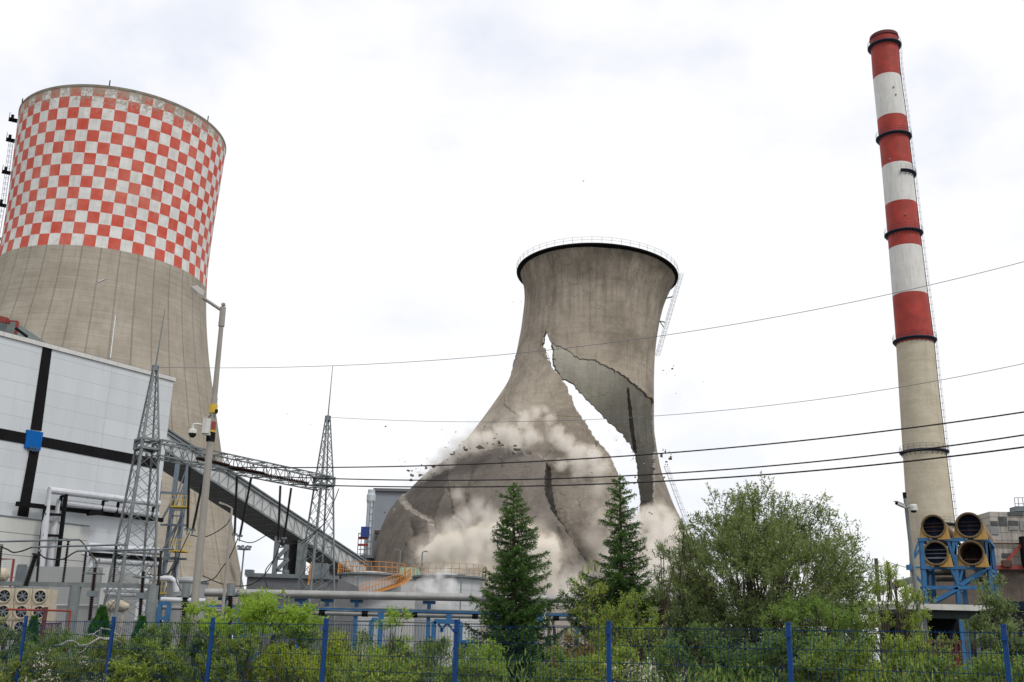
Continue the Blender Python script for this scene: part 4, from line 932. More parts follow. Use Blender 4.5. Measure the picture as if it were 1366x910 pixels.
t_ = thing('support_tower', 'blue grey lattice support tower with yellow landings under the gallery', 'support', down(P(238, 780, 104)))
bg = paint('blue_grey_steel', (.17, .21, .26), .55, .1, .25)
tops = [P(237, 612, 104), P(251, 618, 104), P(239, 612, 109), P(253, 618, 109)]
lean = P(224, 742, 104) - P(237, 612, 104)
bots = [q + np.array([-.4, 0, 0]) for q in tops]
for q in tops: MB().bar((q[0] - .2, q[1], 0), q, .27).build('leg', bg, t_)
mb = MB(); z_top = tops[0][2]; zs_ = np.linspace(.5, z_top - .5, 5)
for a_, b_ in ((0, 1), (2, 3), (0, 2), (1, 3)):
    for z0, z1 in zip(zs_[:-1], zs_[1:]):
        A, B = tops[a_], tops[b_]; mb.bar((A[0], A[1], z0), (B[0], B[1], z1), .10); mb.bar((A[0], A[1], z0), (B[0], B[1], z0), .14)
for y in (657, 700, 745): mb.bar(P(214, y, 103.5), P(249, y + 1, 103.5), .2); mb.bar(P(214, y + 40, 103.5), P(236, y, 103.5), .18)
q = P(214, 640, 103.5); mb.bar(down(q), q, .3)
mb.build('bracing', bg, t_)
for (x, y) in ((241, 677), (239, 736), (223, 792)):
    mb = MB(); c = P(x, y, 102.6); mb.box(c, 1.5, 1.6, .12); k_ = [c + (dx, dy, .06) for dx, dy in ((-.75, -.8), (-.37, -.8), (0, -.8), (.37, -.8), (.75, -.8), (.75, .8))]; railing(mb, k_, 1.0, .03); mb.build('landing', yellow, t_)

# ------------------------------------------------------------------ grey low building, silo, pipes
t_ = thing('low_building', 'long low dark grey building under the conveyor gallery', 'building', down(P(400, 800, 96)))
a_, b_ = P(330, 767, 96), P(451, 771, 96)
MB().hexa([down(a_), down(b_), down(b_) + (0, 14, 0), down(a_) + (0, 14, 0), a_, b_, b_ + (0, 14, 0), a_ + (0, 14, 0)]).build('wall', grey_wall, t_)
MB().bar(a_ - (.1, .12, 0), b_ + (.1, -.12, 0), .25, .35).build('roof_edge', galv_dark, t_)
mb = MB()
for x in (357, 371): c = P(x, 834, 95.94); mb.box(c, .85, .08, 1.0)
mb.build('dark_doorway', dark_void, t_)
mb = MB(); q = P(333, 764, 97); mb.box(q, .7, .8, .5); mb.box(P(381, 768, 97), .5, .5, .4); mb.build('roof_vent', galv_dark, t_)
mb = MB(); c = P(413, 778, 95); k_ = [P(411, 781, 95), P(412.5, 774, 95), P(414, 768, 95.2)]; mb.bar(k_[0], k_[2], .12); railing(mb, k_, 1.2, .05); tag(mb.build('access_ladder', orange, loc=c), 'small orange access ladder on the edge of the low grey building', 'ladder')
q0 = P(251, 776, 62); R_ = 26 / ppm(q0)
t_ = thing('silo', 'plain grey cylindrical silo behind the street lamp', 'tank', down(q0)); mb = MB(); mb.lathe(down(q0), [(R_, 0), (R_, q0[2]), (R_ * .96, q0[2] + .12), (.01, q0[2] + .3)], 40); mb.build('body', paint('silo_grey', (.31, .32, .33), .5, .1, .12, (.18, .18, .17), .4, .4), t_, smooth=False)
mb = MB(); mb.lathe(down(q0), [(R_ + .02, q0[2] - .12), (R_ + .05, q0[2] - .1), (R_ + .05, q0[2] + .01), (R_ - .1, q0[2] + .02)], 40); mb.build('rim', galv, t_)
mb = MB(); mb.tube([P(200, 771, 58), P(228, 772, 58), P(234, 776, 58), P(235, 790, 58)], .16, 10); tag(mb.build('pipe', white_clad, loc=P(205, 771, 58)), 'white pipe bending down in front of the grey silo', 'pipe')
for k, (x, y, y1, lb) in enumerate(((247, 797, 838, 'dark bushing with a ringed top in front of the silo'), (307.5, 795, 838, 'bushing with grey cap right of the street lamp'), (366.5, 800, 848, 'thin black bushing among the rowan fronds'))):
    t_ = thing('bushing', lb, 'bushing', down(P(x, y1, 44))); p1 = P(x, y, 44); r = (.14, .12, .055)[k]
    mb = MB(); insulator(mb, P(x - 1.5, y1, 44), p1, r, 12 + k * 6, 0, 1.3); mb.tube([down(P(x - 1.5, y1, 44)), P(x - 1.5, y1, 44)], .12, 8); mb.build('insulator_stack', black_ins, t_)
    mb = MB(); mb.tube([p1, p1 + (0, 0, (.55, .5, .12)[k])], (.16, .17, .12)[k], 10); mb.tube([p1 + (-.35, 0, .05), p1 + (.35, 0, .05)], .05, 5); mb.tube([p1 + (.25, -.1, .1), p1 + (.32, -.1, .25), p1 + (.42, -.1, .1)], .04, 5); mb.build('cap', galv, t_)
def hpipe(name, label, pts, Y, rpx, mat, cat='pipe', n=14, group=None):
    q = [P(x, y, Y) for x, y in pts]; r = rpx / ppm(q[0]); mb = MB(); mb.tube(q, r, n)
    o = tag(mb.build(name, mat, loc=q[0]), label, cat, group); return o, q, r
t_ = thing('pipe_bridge', 'long blue framed pipe bridge crossing behind the fence', 'pipe bridge', down(P(560, 840, 50)))
def part_pipe(name, pts, Y, rpx, mat, n=14, label=None):
    q = [P(x, y, Y) for x, y in pts]; r = rpx / ppm(q[0]); mb = MB(); mb.tube(q, r, n)
    L_ = np.linalg.norm(q[-1] - q[0]); d = (q[-1] - q[0]) / L_
    for k in range(1, int(L_ / 1.9)): c = q[0] + d * k * 1.9; mb.tube([c - d * .03, c + d * .03], r * 1.03, n)
    o = mb.build(name, mat, t_); 
    if label: o['label'] = label
    return o
part_pipe('pipe', [(274, 790.5), (1222, 808)], 50, 5.3, grey_pipe, 20, 'thick upper pipe')
part_pipe('pipe', [(274, 814), (1222, 835)], 50.2, 3.5, grey_pipe, 16, 'thinner lower pipe')
part_pipe('pipe', [(215, 800), (274, 802)], 51, 3.4, white_clad, 12)
part_pipe('pipe', [(205, 810), (274, 812)], 51, 3.0, grey_pipe, 12)
part_pipe('pipe', [(274, 824), (1222, 846)], 50.6, .9, grey_pipe, 8, 'thin bottom pipe')
mb = MB(); mb.bar(P(274, 808, 50.1), P(1000, 826, 50.1), .10, .12); mb.build('beam', blue_steel, t_); mb = MB(); mb.bar(P(274, 806.3, 50.1), P(1000, 824.3, 50.1), .13, .05); mb.build('cable_tray', galv, t_)
for x in (430, 487, 553, 634, 741.5): y = 814 + (x - 274) * .0215; MB().tube([P(x - 4, y, 50.2), P(x + 4, y + .1, 50.2)], .145, 14).build('black_band', black_steel, t_)
for x in (300, 402, 437, 476, 572.6, 680, 770, 850): 
    y = 791 + (x - 274) * .018; q = P(x, y + 6, 50.3); mb = MB(); mb.bar(down(q), q, .17); mb.bar(q + (-.3, 0, -.05), q + (.3, 0, -.05), .16, .14); mb.build('post', blue_steel, t_)
for x in (508, 599, 660, 720): y = 812 + (x - 274) * .022; MB().bar(P(x, y, 50), P(x, y + 10, 50), .26, .14).build('bracket', blue_steel, t_)
mb = MB()
for (x0, x1, yt) in ((496, 508, 827), (579, 614, 829), (700, 712, 832)):
    a_, b_ = P(x0, yt, 48), P(x1, yt + .5, 48); mb = MB(); mb.bar(down(a_), a_, .2); mb.bar(down(b_), b_, .2); mb.bar(a_, b_, .2); 
    if x1 - x0 > 20: mb.bar(P(x0 + 8, yt + 14, 48), P((x0 + x1) / 2, yt + 2, 48), .1); mb.bar(P((x0 + x1) / 2, yt + 2, 48), P(x1 - 8, yt + 14, 48), .1); mb.bar(P(x0 + 6, yt + 3, 48), P(x0 + 12, yt + 14, 48), .1)
    mb.build('portal_frame', blue_steel, t_)
for (x0, x1, y0) in ((317, 346, 838), (214, 226, 805)):
    mb = MB(); k = 5 if x0 > 300 else 2
    for i in range(k): q = P(x0 + (x1 - x0) * i / (k - 1), y0 - 26 + (i % 2) * 6 if x0 > 300 else y0, 47); mb.bar(down(q), q, .16)
    for dy in ((-24, -8) if x0 > 300 else (0, 20)): mb.bar(P(x0, y0 + dy, 47), P(x1, y0 + dy, 47), .15)
    mb.build('valve_stand', blue_steel, t_)
t2 = thing('hopper', 'small bright blue funnel hopper behind the fence post', 'hopper', down(P(622, 872, 34)))
a_, b_ = P(610, 856, 34), P(635, 856, 34); c = P(622.7, 873, 34.3); mb = MB(); w_ = b_[0] - a_[0]
mb.add([a_, b_, b_ + (0, w_, 0), a_ + (0, w_, 0), c + (0, 0, 0), c + (.06, 0, 0), c + (.06, .06, 0), c + (0, .06, 0)], [(0, 1, 5, 4), (1, 2, 6, 5), (2, 3, 7, 6), (3, 0, 4, 7), (4, 5, 6, 7)])
mb.build('funnel', paint('ultramarine_paint', (.01, .05, .42), .4), t2)
mb = MB()
for q in (a_, b_, b_ + (0, w_, 0), a_ + (0, w_, 0)): mb.bar(down(q), q, .05)
mb.bar(a_, b_, .06, .1); mb.build('stand', blue_steel, t2)
t2 = thing('haze_wall', 'beige wall added in place of dust haze behind the pipe bridge', 'wall', down(P(750, 830, 92)))  # wall added to stand in for beige dust haze near the ground
a_, b_ = P(640, 806, 92), P(905, 811, 92); MB().hexa([down(a_), down(b_), down(b_) + (0, .4, 0), down(a_) + (0, .4, 0), a_, b_, b_ + (0, .4, 0), a_ + (0, .4, 0)]).build('panel', paint('haze_beige', (.42, .38, .33), .9, 0, .12), t2)
MB().bar(a_ + (0, .2, .05), b_ + (0, .2, .05), .5, .12).build('haze_wall_cap', roof_white, t2)
mb = MB(); q = P(727.5, 800, 46); mb.tube([down(q), q], .045, 6); tag(mb.build('flagless_pole', white_plastic, loc=down(q)), 'thin bare white pole just right of the left spruce', 'pole')

# ------------------------------------------------------------------ storage tanks with orange railings and stair
def tank(label, cxp, top_y, rpx, Y, stair):
    q = P(cxp, top_y, Y); R_ = rpx / ppm(q); H = q[2]; base = np.array([q[0], q[1] + R_, 0.])
    t_ = thing('storage_tank', label, 'tank', base)
    mb = MB(); mb.lathe(base, [(R_, 0), (R_, H), (R_ - .08, H), (.01, H + .35)], 64); mb.build('shell', tank_white, t_)
    mb = MB()
    for z in np.arange(1.5, H, 1.6): mb.lathe(base + (0, 0, z), [(R_ + .001, -.03), (R_ + .025, -.02), (R_ + .025, .02), (R_ + .001, .03)], 64)
    mb.build('weld_bands', tank_white, t_)
    mb = MB(); mb.lathe(base + (0, 0, H), [(R_ - .02, -.3), (R_ + .5, -.28), (R_ + .5, -.1), (R_ - .02, -.1)], 64); mb.build('walkway', galv_dark, t_)
    mb = MB(); n = 30; pts = [base + np.array([(R_ + .45) * math.cos(2 * pi * k / n), (R_ + .45) * math.sin(2 * pi * k / n), H - .1]) for k in range(n + 1)]
    railing(mb, pts, 1.25, .036); mb.build('railing', orange if stair else paint('dust_veiled_orange', (.50, .36, .24), .7, 0, .3), t_)  # right railing's orange is greyed to imitate the dust veil before it
    if stair:
        mb = MB(); n = 40; a0, a1 = -.02, -3.1; inner = []; outer = []
        for k in range(n + 1):
            a = a0 + (a1 - a0) * k / n; z = H - .15 - (H * .46) * k / n
            for rr, l in ((R_ + .3, inner), (R_ + 1.05, outer)): l.append(base + np.array([rr * math.cos(a), rr * math.sin(a), z]))
        for l in (inner, outer):
            for p, q_ in zip(l[:-1], l[1:]): mb.hexa([p - (0, 0, .3), q_ - (0, 0, .3), q_ - (0, 0, .3) + (.03, .03, 0), p - (0, 0, .3) + (.03, .03, 0), p, q_, q_ + (.03, .03, 0), p + (.03, .03, 0)])
        for p, q_ in zip(inner, outer): mb.bar(p, q_, .28, .04)
        railing(mb, outer, 1.1, .04); mb.build('spiral_stair', orange, t_)
    return base, R_, H
tank('left pale grey storage tank with orange railing and spiral stair', 491, 763, 41, 121, True)
tank('right pale grey storage tank half veiled by dust', 597, 766, 45, 113, False)
for k, (x, y, lb) in enumerate(((534, 735, 'slim street lamp above the left storage tank'), (563.5, 737, 'slim street lamp above the right storage tank'))):
    s = -1 if k == 0 else 1; t2 = thing('street_lamp', lb, 'street lamp', down(P(x, 760, 132))); q = P(x, y, 132)
    MB().tube([down(q), q, P(x + s * 3, y - 1.5, 132)], .09, 6).build('pole', galv, t2); MB().bar(P(x + s * 3, y - 1.5, 132), P(x + s * 7, y - 1, 132), .3, .14).build('lamp_head', galv, t2)
for k, (x, y) in enumerate(((477.5, 769.5), (615.5, 767.5))):
    q = P(x, y, 62); mb = MB(); mb.tube([down(q), q], .035, 5); mb.bar(q - (.24, 0, 0), q + (.24, 0, 0), .06, .1); tag(mb.build('floodlight_post', galv_dark, loc=down(q)), ('thin post with two small floodlights before the left tank', 'thin post with two small floodlights before the right tank')[k], 'post')
t2 = thing('pump_house', 'small building with a green roof between the two tanks', 'building', down(P(546, 790, 140)))
a_, b_ = P(532, 772, 140), P(560, 773, 140); MB().hexa([down(a_), down(b_), down(b_) + (0, 5, 0), down(a_) + (0, 5, 0), a_, b_, b_ + (0, 5, 0), a_ + (0, 5, 0)]).build('wall', pale_wall, t2)
c1, c2 = P(534, 757, 143), P(558, 757, 143); MB().hexa([a_ - (.2, .2, -.01), b_ + (.2, -.2, .01), b_ + (.2, 5, .01), a_ - (.2, -5, -.01), c1, c2, c2 + (0, .5, 0), c1 + (0, .5, 0)]).build('roof', green_tank, t2)

# ------------------------------------------------------------------ distant things
t2 = thing('boiler_house', 'tall plain grey boiler house far behind the collapsing tower', 'building', down(P(530, 760, 420)))
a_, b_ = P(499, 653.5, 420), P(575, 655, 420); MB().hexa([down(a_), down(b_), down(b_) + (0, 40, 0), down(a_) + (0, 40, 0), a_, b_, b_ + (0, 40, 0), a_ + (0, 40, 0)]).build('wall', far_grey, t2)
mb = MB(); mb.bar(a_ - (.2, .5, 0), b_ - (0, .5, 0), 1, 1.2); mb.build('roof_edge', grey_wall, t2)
mb = MB()
for (x0, x1, y0, y1) in ((500, 507, 708, 712), (501, 506, 716, 721), (500, 509, 726, 730)):
    mb.box(P((x0 + x1) / 2, (y0 + y1) / 2, 418), (x1 - x0) * .3, 3, (y1 - y0) * .3)
mb.build('dark_platforms', rust, t2)
t2 = thing('exhaust_stack', 'pale blue grey steel stack with a wider collar at the top', 'stack', down(P(494, 745, 250))); q = P(495.5, 658, 250); k = 1 / ppm(q)
H_ = q[2]; zc = P(495, 668.5, 250)[2]; zb = P(494, 741, 250)[2]
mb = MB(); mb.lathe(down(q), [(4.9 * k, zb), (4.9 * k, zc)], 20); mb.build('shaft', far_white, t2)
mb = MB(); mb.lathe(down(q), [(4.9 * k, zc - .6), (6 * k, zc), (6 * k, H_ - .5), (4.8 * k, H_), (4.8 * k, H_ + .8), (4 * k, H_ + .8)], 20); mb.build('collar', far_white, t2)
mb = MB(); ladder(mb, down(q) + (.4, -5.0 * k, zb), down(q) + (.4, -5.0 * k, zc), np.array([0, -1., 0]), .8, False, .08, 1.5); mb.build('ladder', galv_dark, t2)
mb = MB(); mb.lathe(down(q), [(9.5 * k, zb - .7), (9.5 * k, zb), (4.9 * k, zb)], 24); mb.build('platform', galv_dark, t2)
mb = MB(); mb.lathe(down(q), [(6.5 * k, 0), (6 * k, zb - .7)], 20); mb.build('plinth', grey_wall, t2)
t2 = thing('scaffold', 'small red and blue scaffolding left of the pale stack', 'scaffold', down(P(484, 740, 246)))
mb = MB()
for x in (478.5, 482.5, 487, 490): q = P(x, 711, 246); mb.bar(down(q), q, .15)
for y in (712, 719, 726, 733, 739): mb.bar(P(478, y, 246), P(491, y, 246), .2)
mb.build('frame', galv, t2); mb = MB()
for y in (717.5, 727): mb.bar(P(478, y, 245.7), P(491, y, 245.7), .25, .5)
mb.build('boards', red_paint, t2); mb = MB(); mb.box(P(487, 710, 246), 1.8, 1.5, 2.4); mb.build('blue_box', paint('blue_box', (.02, .06, .25)), t2)
t2 = thing('floodlight_mast', 'distant floodlight mast with a crown of lamps', 'mast', down(P(325, 770, 205))); q = P(325.5, 733.5, 205)
MB().tube([down(q), q], [.22, .14], 8).build('pole', galv_dark, t2)
mb = MB(); mb.lathe(q, [(.2, 0), (1.3, 0), (1.3, .25), (.2, .25)], 16)
for a in np.linspace(0, 2 * pi, 9)[:-1]: mb.box(q + (1.2 * math.cos(a), 1.2 * math.sin(a), .6), .4, .4, .35); mb.bar(q + (.8 * math.cos(a), .8 * math.sin(a), .2), q + (1.2 * math.cos(a), 1.2 * math.sin(a), .6), .1)
mb.build('lamp_crown', galv_dark, t2)

# ------------------------------------------------------------------ striped chimney
YC = 225.0
CH = [(42, 1160.8, 1196.2), (97, 1164.8, 1199.2), (151, 1170.3, 1207), (215, 1176.6, 1214.6), (266, 1181, 1220.5), (325, 1186.2, 1227.2), (388, 1191.2, 1235), (453, 1196.5, 1243.5), (520, 1200.5, 1250), (595, 1205.3, 1258.5), (690, 1211.7, 1270), (800, 1218, 1283), (880, 1222, 1292)]
cp = [P((a + b) / 2, y, YC) for y, a, b in CH]; rad_c = [(b - a) / 2 / ppm(c) for c, (y, a, b) in zip(cp, CH)]
ch = thing('chimney', 'tall tapering chimney banded red and white on bare concrete', 'chimney', down(cp[-1]))
def chz(py):    # axis point and radius at photo height (rows were read on the near face)
    y = [c[0] for c in CH]; py = py + float(np.interp(py, y, [(c[2] - c[1]) / 2 * math.sin(math.atan((888 - c[0]) / FPX)) for c in CH])); p = np.array([np.interp(py, y, [c[i] for c in cp]) for i in range(3)]); return p, float(np.interp(py, y, rad_c))
m_cr = paint('chimney_red', (.40, .042, .030), .6, 0, .35, (.16, .07, .06), .6, .35)
m_cw = paint('chimney_white', (.66, .66, .64), .6, 0, .12, (.36, .29, .24), .5, .35)
m_cc = conc('chimney_concrete', (.54, .49, .385), (.44, .395, .30), .2, .35, bump=.2)
def chseg(name, y0, y1, mat, n=6, label=None):
    mb = MB(); ys = np.linspace(y0, y1, n); pts, rs_ = zip(*[chz(y) for y in ys]); o0 = len(mb.v); m_ = 64
    for p, r in zip(pts, rs_):
        for k in range(m_): a = 2 * pi * k / m_; mb.v.append((p[0] + r * math.cos(a), p[1] + r * math.sin(a), p[2]))
    for i in range(n - 1):
        for k in range(m_): mb.f.append((i * m_ + k, (i + 1) * m_ + k, (i + 1) * m_ + (k + 1) % m_, i * m_ + (k + 1) % m_)); mb.m.append(0)
    o = mb.build(name, mat, ch, smooth=True)
    if label: o['label'] = label
dyf = 0
bands = [(42, 97, 1), (97, 151, 0), (151, 215, 1), (215, 266, 0), (266, 325, 1), (325, 388, 0), (388, 453, 1)]
for a_, b_, c in bands: chseg('red_band' if c else 'white_band', a_, b_, m_cr if c else m_cw)
chseg('concrete_shaft', 453, 880, m_cc, 12)
pt_, rt_ = chz(42); mb = MB(); mb.lathe(pt_, [(rt_ * .86, -.6), (rt_ * .86, .35), (rt_ * 1.03, .35), (rt_ * 1.06, -.5), (rt_, -.6)], 48); mb.build('rim', paint('sooty_red', (.12, .03, .03), .8), ch)
def gallery(py, a0=0, a1=2 * pi, mat=None, wd=.75, name='gallery'):
    p, r = chz(py); mb = MB(); n = 40; mb.lathe(p, [(r + .01, -.5), (r + wd, -.12), (r + wd, .05), (r + .01, .05)], n, 0, a0, a1)
    k = max(6, int(24 * (a1 - a0) / 2 / pi)); pts = [p + np.array([(r + wd - .05) * math.cos(a0 + (a1 - a0) * i / k), (r + wd - .05) * math.sin(a0 + (a1 - a0) * i / k), .05]) for i in range(k + 1)]
    railing(mb, pts, 1.15, .035, 1, (1, .5), 3)
    for i in range(k): a = a0 + (a1 - a0) * i / k; mb.bar(p + (r * math.cos(a), r * math.sin(a), -1.1), p + ((r + wd) * math.cos(a), (r + wd) * math.sin(a), -.1), .07)
    return mb.build(name, mat or paint('dark_blue_steel', (.03, .04, .075), .6), ch)
gallery(54); gallery(176); gallery(227, -1.75, .6); gallery(305); gallery(448); gallery(598); gallery(697, -2.0, .5)
mb = MB(); oc = np.array([.97, -.25, 0.])
prev = None
for y in list(np.linspace(50, 760, 26)):
    p, r = chz(y); q = p + oc * (r + .12)
    if prev is not None: ladder(mb, q, prev, oc, .5, True, .03, 1.4, .42)
    prev = q
mb.build('caged_ladder', black_steel, ch)
mb = MB(); pts = [chz(y)[0] + np.array([.93, -.36, 0]) * (chz(y)[1] + .05) for y in np.linspace(60, 780, 30)]; mb.tube(pts, .09, 5); mb.build('cable_duct', black_steel, ch)
for (x, y) in ((1192, 116), (1195, 126), (1187, 212), (1208, 286)): p, r = chz(y); q = P(x, y, YC - r * 1.0 - .1); MB().box(q, .28, .28, .3).build('warning_lamp', galv_dark, ch)

# ------------------------------------------------------------------ duct rack
t2 = thing('duct_rack', 'bright blue steel rack holding four round duct ends', 'rack', down(P(1275, 800, 60)))
YR = 60.0; LK = [((1228.5, 722), (1233, 802)), ((1270.8, 719), (1279, 802)), ((1315, 719), (1326, 802))]
dd = ray(1450, 893).copy(); dd[2] = 0; dd /= np.linalg.norm(dd); dx_ = np.array([dd[1], -dd[0], 0.])
for a_, b_ in LK:
    for ds in (0, 4.2): q = P(*a_, YR) + dd * ds; q2 = P(*b_, YR) + dd * ds; MB().bar((q2[0], q2[1], 0), q, .22).build('leg', blue_steel, t2)
mb = MB()
def rb(x0, y0, x1, y1, w=.16, dY=0): mb.bar(P(x0, y0, YR - .05 + dY), P(x1, y1, YR - .05 + dY), w)
rb(1225, 720, 1317, 720, .2); rb(1212, 757, 1230, 757, .1); rb(1228, 757, 1321, 757.5, .2); rb(1234, 784, 1322, 784, .2); rb(1225, 723, 1216, 750, .09); rb(1232, 724, 1212, 757, .1); rb(1212, 757, 1233, 781, .11); rb(1212, 754, 1212, 760, .18)
rb(1264, 721.5, 1275, 756); rb(1276, 721, 1274, 740, .12); rb(1268, 758, 1279, 781); rb(1284, 758, 1280, 775, .12); rb(1280, 781, 1314, 759, .2); rb(1284, 782, 1318, 760, .14, 1.0); rb(1244, 803, 1277, 785, .2); rb(1250, 803, 1281, 786, .14, 1.0); rb(1318, 724, 1320, 757, .12)
for y in (720, 757, 784):
    for x in (1229, 1274, 1318): a_ = P(x, y, YR); mb.bar(a_, a_ + dd * 4.2, .14)
rb(1237, 760, 1238, 802, .12, 2); rb(1243, 760, 1244, 802, .12, 3)
mb.build('bracing', blue_steel, t2)
dd = ray(1450, 893).copy(); dd[2] = 0; dd /= np.linalg.norm(dd); dx_ = np.array([dd[1], -dd[0], 0.])
for k, (x, y, r, ln_) in enumerate(((1245, 702, 15.7, 5.5), (1292.6, 700.5, 17.2, 8.5), (1248, 737.7, 16.4, 6), (1295.4, 737.7, 16.6, 8))):
    c = P(x, y, YR - .35); rr_ = r / ppm(c)
    d_ = thing('round_duct', ['upper left round duct with a blocked navy mouth', 'upper right round duct with a rusty outer lip', 'lower left round duct with a bright bar across its mouth', 'lower right round duct with an open grey inside'][k], 'duct', c - (0, 0, rr_), 'round duct ends on the blue rack')
    mb = MB(); n = 40
    def ringv(cc, R): return [cc + dx_ * R * math.cos(2 * pi * i / n) + np.array([0, 0, R * math.sin(2 * pi * i / n)]) for i in range(n)]
    def rings(mb, L_):
        o0 = len(mb.v)
        for cc, R in L_: mb.v.extend([tuple(q) for q in ringv(cc, R)])
        for i in range(len(L_) - 1):
            for j in range(n): mb.f.append((o0 + i * n + j, o0 + i * n + (j + 1) % n, o0 + (i + 1) * n + (j + 1) % n, o0 + (i + 1) * n + j)); mb.m.append(0)
    rings(mb, [(c + dd * .05, rr_ * .93), (c + dd * ln_, rr_ * .93), (c + dd * ln_, rr_ * .86), (c + dd * .35, rr_ * .86)]); mb.build('duct_shell', paint('stained_duct_sheet', (.30, .21, .11), .7, .1, .45, (.04, .03, .025), .85, .8), d_)
    mb = MB(); rings(mb, [(c + dd * .25, rr_ * .95), (c + dd * .25, rr_), (c, rr_), (c - dd * .02, rr_ * .95), (c, rr_ * .85), (c + dd * .3, rr_ * .85)]); mb.build('flange', paint('weathered_ochre', (.20, .14, .07), .7, 0, .4, (.03, .025, .02), .9, 3), d_)
    mb = MB(); o0 = len(mb.v); mb.v.extend([tuple(q) for q in ringv(c + dd * (.5 if k < 3 else 2.2), rr_ * .86)]); mb.f.append(tuple(range(n))); mb.m.append(0)
    mb.build('inner_plate', navy if k < 3 else paint('grey_inner_sheet', (.10, .10, .10), .8, 0, .5, (.03, .03, .03), .6, 2), d_)
    mb = MB()
    for zf in ((-.35, .0, .3) if k != 3 else (-.45,)):
        h_ = rr_ * .84 * math.sqrt(1 - zf * zf); q = c + dd * .42 + np.array([0, 0, zf * rr_]); mb.bar(q - dx_ * h_, q + dx_ * h_, .04 + (.05 if (k == 2 and zf == -.35) else 0))
    if k == 3:
        for xx in (-.3, .25, .45): q = c + dd * 2.1 + dx_ * xx * rr_; mb.bar(q - (0, 0, .6 * rr_), q + (0, 0, .6 * rr_), .1)
    mb.build('cross_bars', rust if k != 2 else galv_dark, d_)
    for s in (-1, 1):
        mb = MB(); an_ = np.radians(np.linspace(-5, -78, 8)); pl = [c + dx_ * s * rr_ * .98 * math.cos(a) + np.array([0, 0, rr_ * .98 * math.sin(a)]) for a in an_] + [c + dx_ * s * rr_ * .2 + (0, 0, -rr_ * 1.12), c + dx_ * s * rr_ * 1.22 + (0, 0, -rr_ * 1.12), c + dx_ * s * rr_ * 1.06 + (0, 0, -rr_ * .08)]
        A = [q + dd * .08 for q in pl]; B = [q + dd * .36 for q in pl]; m_ = len(pl)
        mb.add(A + B, [tuple(range(m_)), tuple(range(m_, 2 * m_))[::-1]] + [(i, (i + 1) % m_, m_ + (i + 1) % m_, m_ + i) for i in range(m_)]); mb.build('cradle', ochre, d_)
mb = MB(); a_ = P(1305, 712, YR - .3); mb.quad(a_, P(1313, 719, YR - .3), P(1314.5, 710, YR - .3), P(1309, 709, YR - .3)); tag(mb.build('tarpaulin', paint('blue_tarpaulin', (.02, .17, .42)), loc=a_), 'scrap of blue sheet wedged right of the upper right duct', 'sheet')
for k, (x0, x1, y, r, lb) in enumerate(((1236, 1278, 764, 3.6, 'upper'), (1248, 1312, 773, 3.0, 'lower'))):
    q0, q1 = P(x0, y, 66), P(x1, y, 66); mb = MB(); mb.tube([q0, q1], r / ppm(q0), 12); tag(mb.build('pipe', paint('dark_pipe', (.06, .06, .055), .6), loc=q0), lb + ' dark pipe running behind the blue duct rack', 'pipe')

# ------------------------------------------------------------------ old concrete building at right
ob = thing('old_building', 'old stained concrete panel building at the right edge', 'building', down(P(1345, 800, 84)))
m, nt, out = newmat('old_concrete_panels')
v = coords(nt, 'Object'); vr = coords(nt, 'Object', (1, 1, 1))
mpn = nt.nodes.new('ShaderNodeMapping'); tc_ = nt.nodes.new('ShaderNodeTexCoord'); L(nt, tc_.outputs['Object'], mpn.inputs[0]); mpn.inputs['Rotation'].default_value = (pi / 2, 0, 0)
br = nt.nodes.new('ShaderNodeTexBrick'); L(nt, mpn.outputs[0], br.inputs[0]); br.offset = 0; br.inputs['Scale'].default_value = 1; br.inputs['Brick Width'].default_value = .85; br.inputs['Row Height'].default_value = .62; br.inputs['Mortar Size'].default_value = .02; br.inputs['Bias'].default_value = -.2
br.inputs['Color1'].default_value = (.40, .375, .34, 1); br.inputs['Color2'].default_value = (.30, .28, .25, 1); br.inputs['Mortar'].default_value = (.12, .105, .09, 1)
a = mixc(nt, math_(nt, 'MULTIPLY', ramp(nt, noise(nt, coords(nt, 'Object', (1, 1, .15)), 1.4, 8, .7), [(.46, 0), (.7, 1)]), .6), br.outputs['Color'], (.10, .08, .065))
bsdf(nt, out, a, .9, 0, br.outputs['Fac'], -.3, .03); m_old = m
def bx(name, x0, x1, y0, Y, dep, mat, zb=0, lab=None):
    a_, b_ = P(x0, y0, Y), P(x1, y0, Y); b_[2] = a_[2]; lo = lambda q: np.array([q[0], q[1], zb]); o = MB().hexa([lo(a_), lo(b_), lo(b_) + (0, dep, 0), lo(a_) + (0, dep, 0), a_, b_, b_ + (0, dep, 0), a_ + (0, dep, 0)]).build(name, mat, ob)
    if lab: o['label'] = lab
    return o
zmid = P(1340, 757, 84)[2]
bx('upper_wall', 1320, 1420, 682.5, 84, 2.5, m_old, zmid); bx('lower_wall', 1240, 1440, 758, 84.3, 1.5, conc('brown_stained_render', (.16, .13, .11), (.10, .08, .065), .35, .5), 0)
def pane(x0, y0, x1, y1, mat, nm='window'):
    a_, b_ = P(x0, y0, 83.93), P(x1, y1, 83.93); MB().hexa([(a_[0], 83.93, b_[2]), (b_[0], 83.93, b_[2]), (b_[0], 83.995, b_[2]), (a_[0], 83.995, b_[2]), (a_[0], 83.93, a_[2]), (b_[0], 83.93, a_[2]), (b_[0], 83.995, a_[2]), (a_[0], 83.995, a_[2])]).build(nm, mat, ob)
wd_ = paint('dusty_dark_glass', (.075, .08, .085), .35, 0, .4, (.2, .19, .17), .5, 2); wl_ = paint('dusty_pale_glass', (.24, .25, .25), .5, 0, .3)
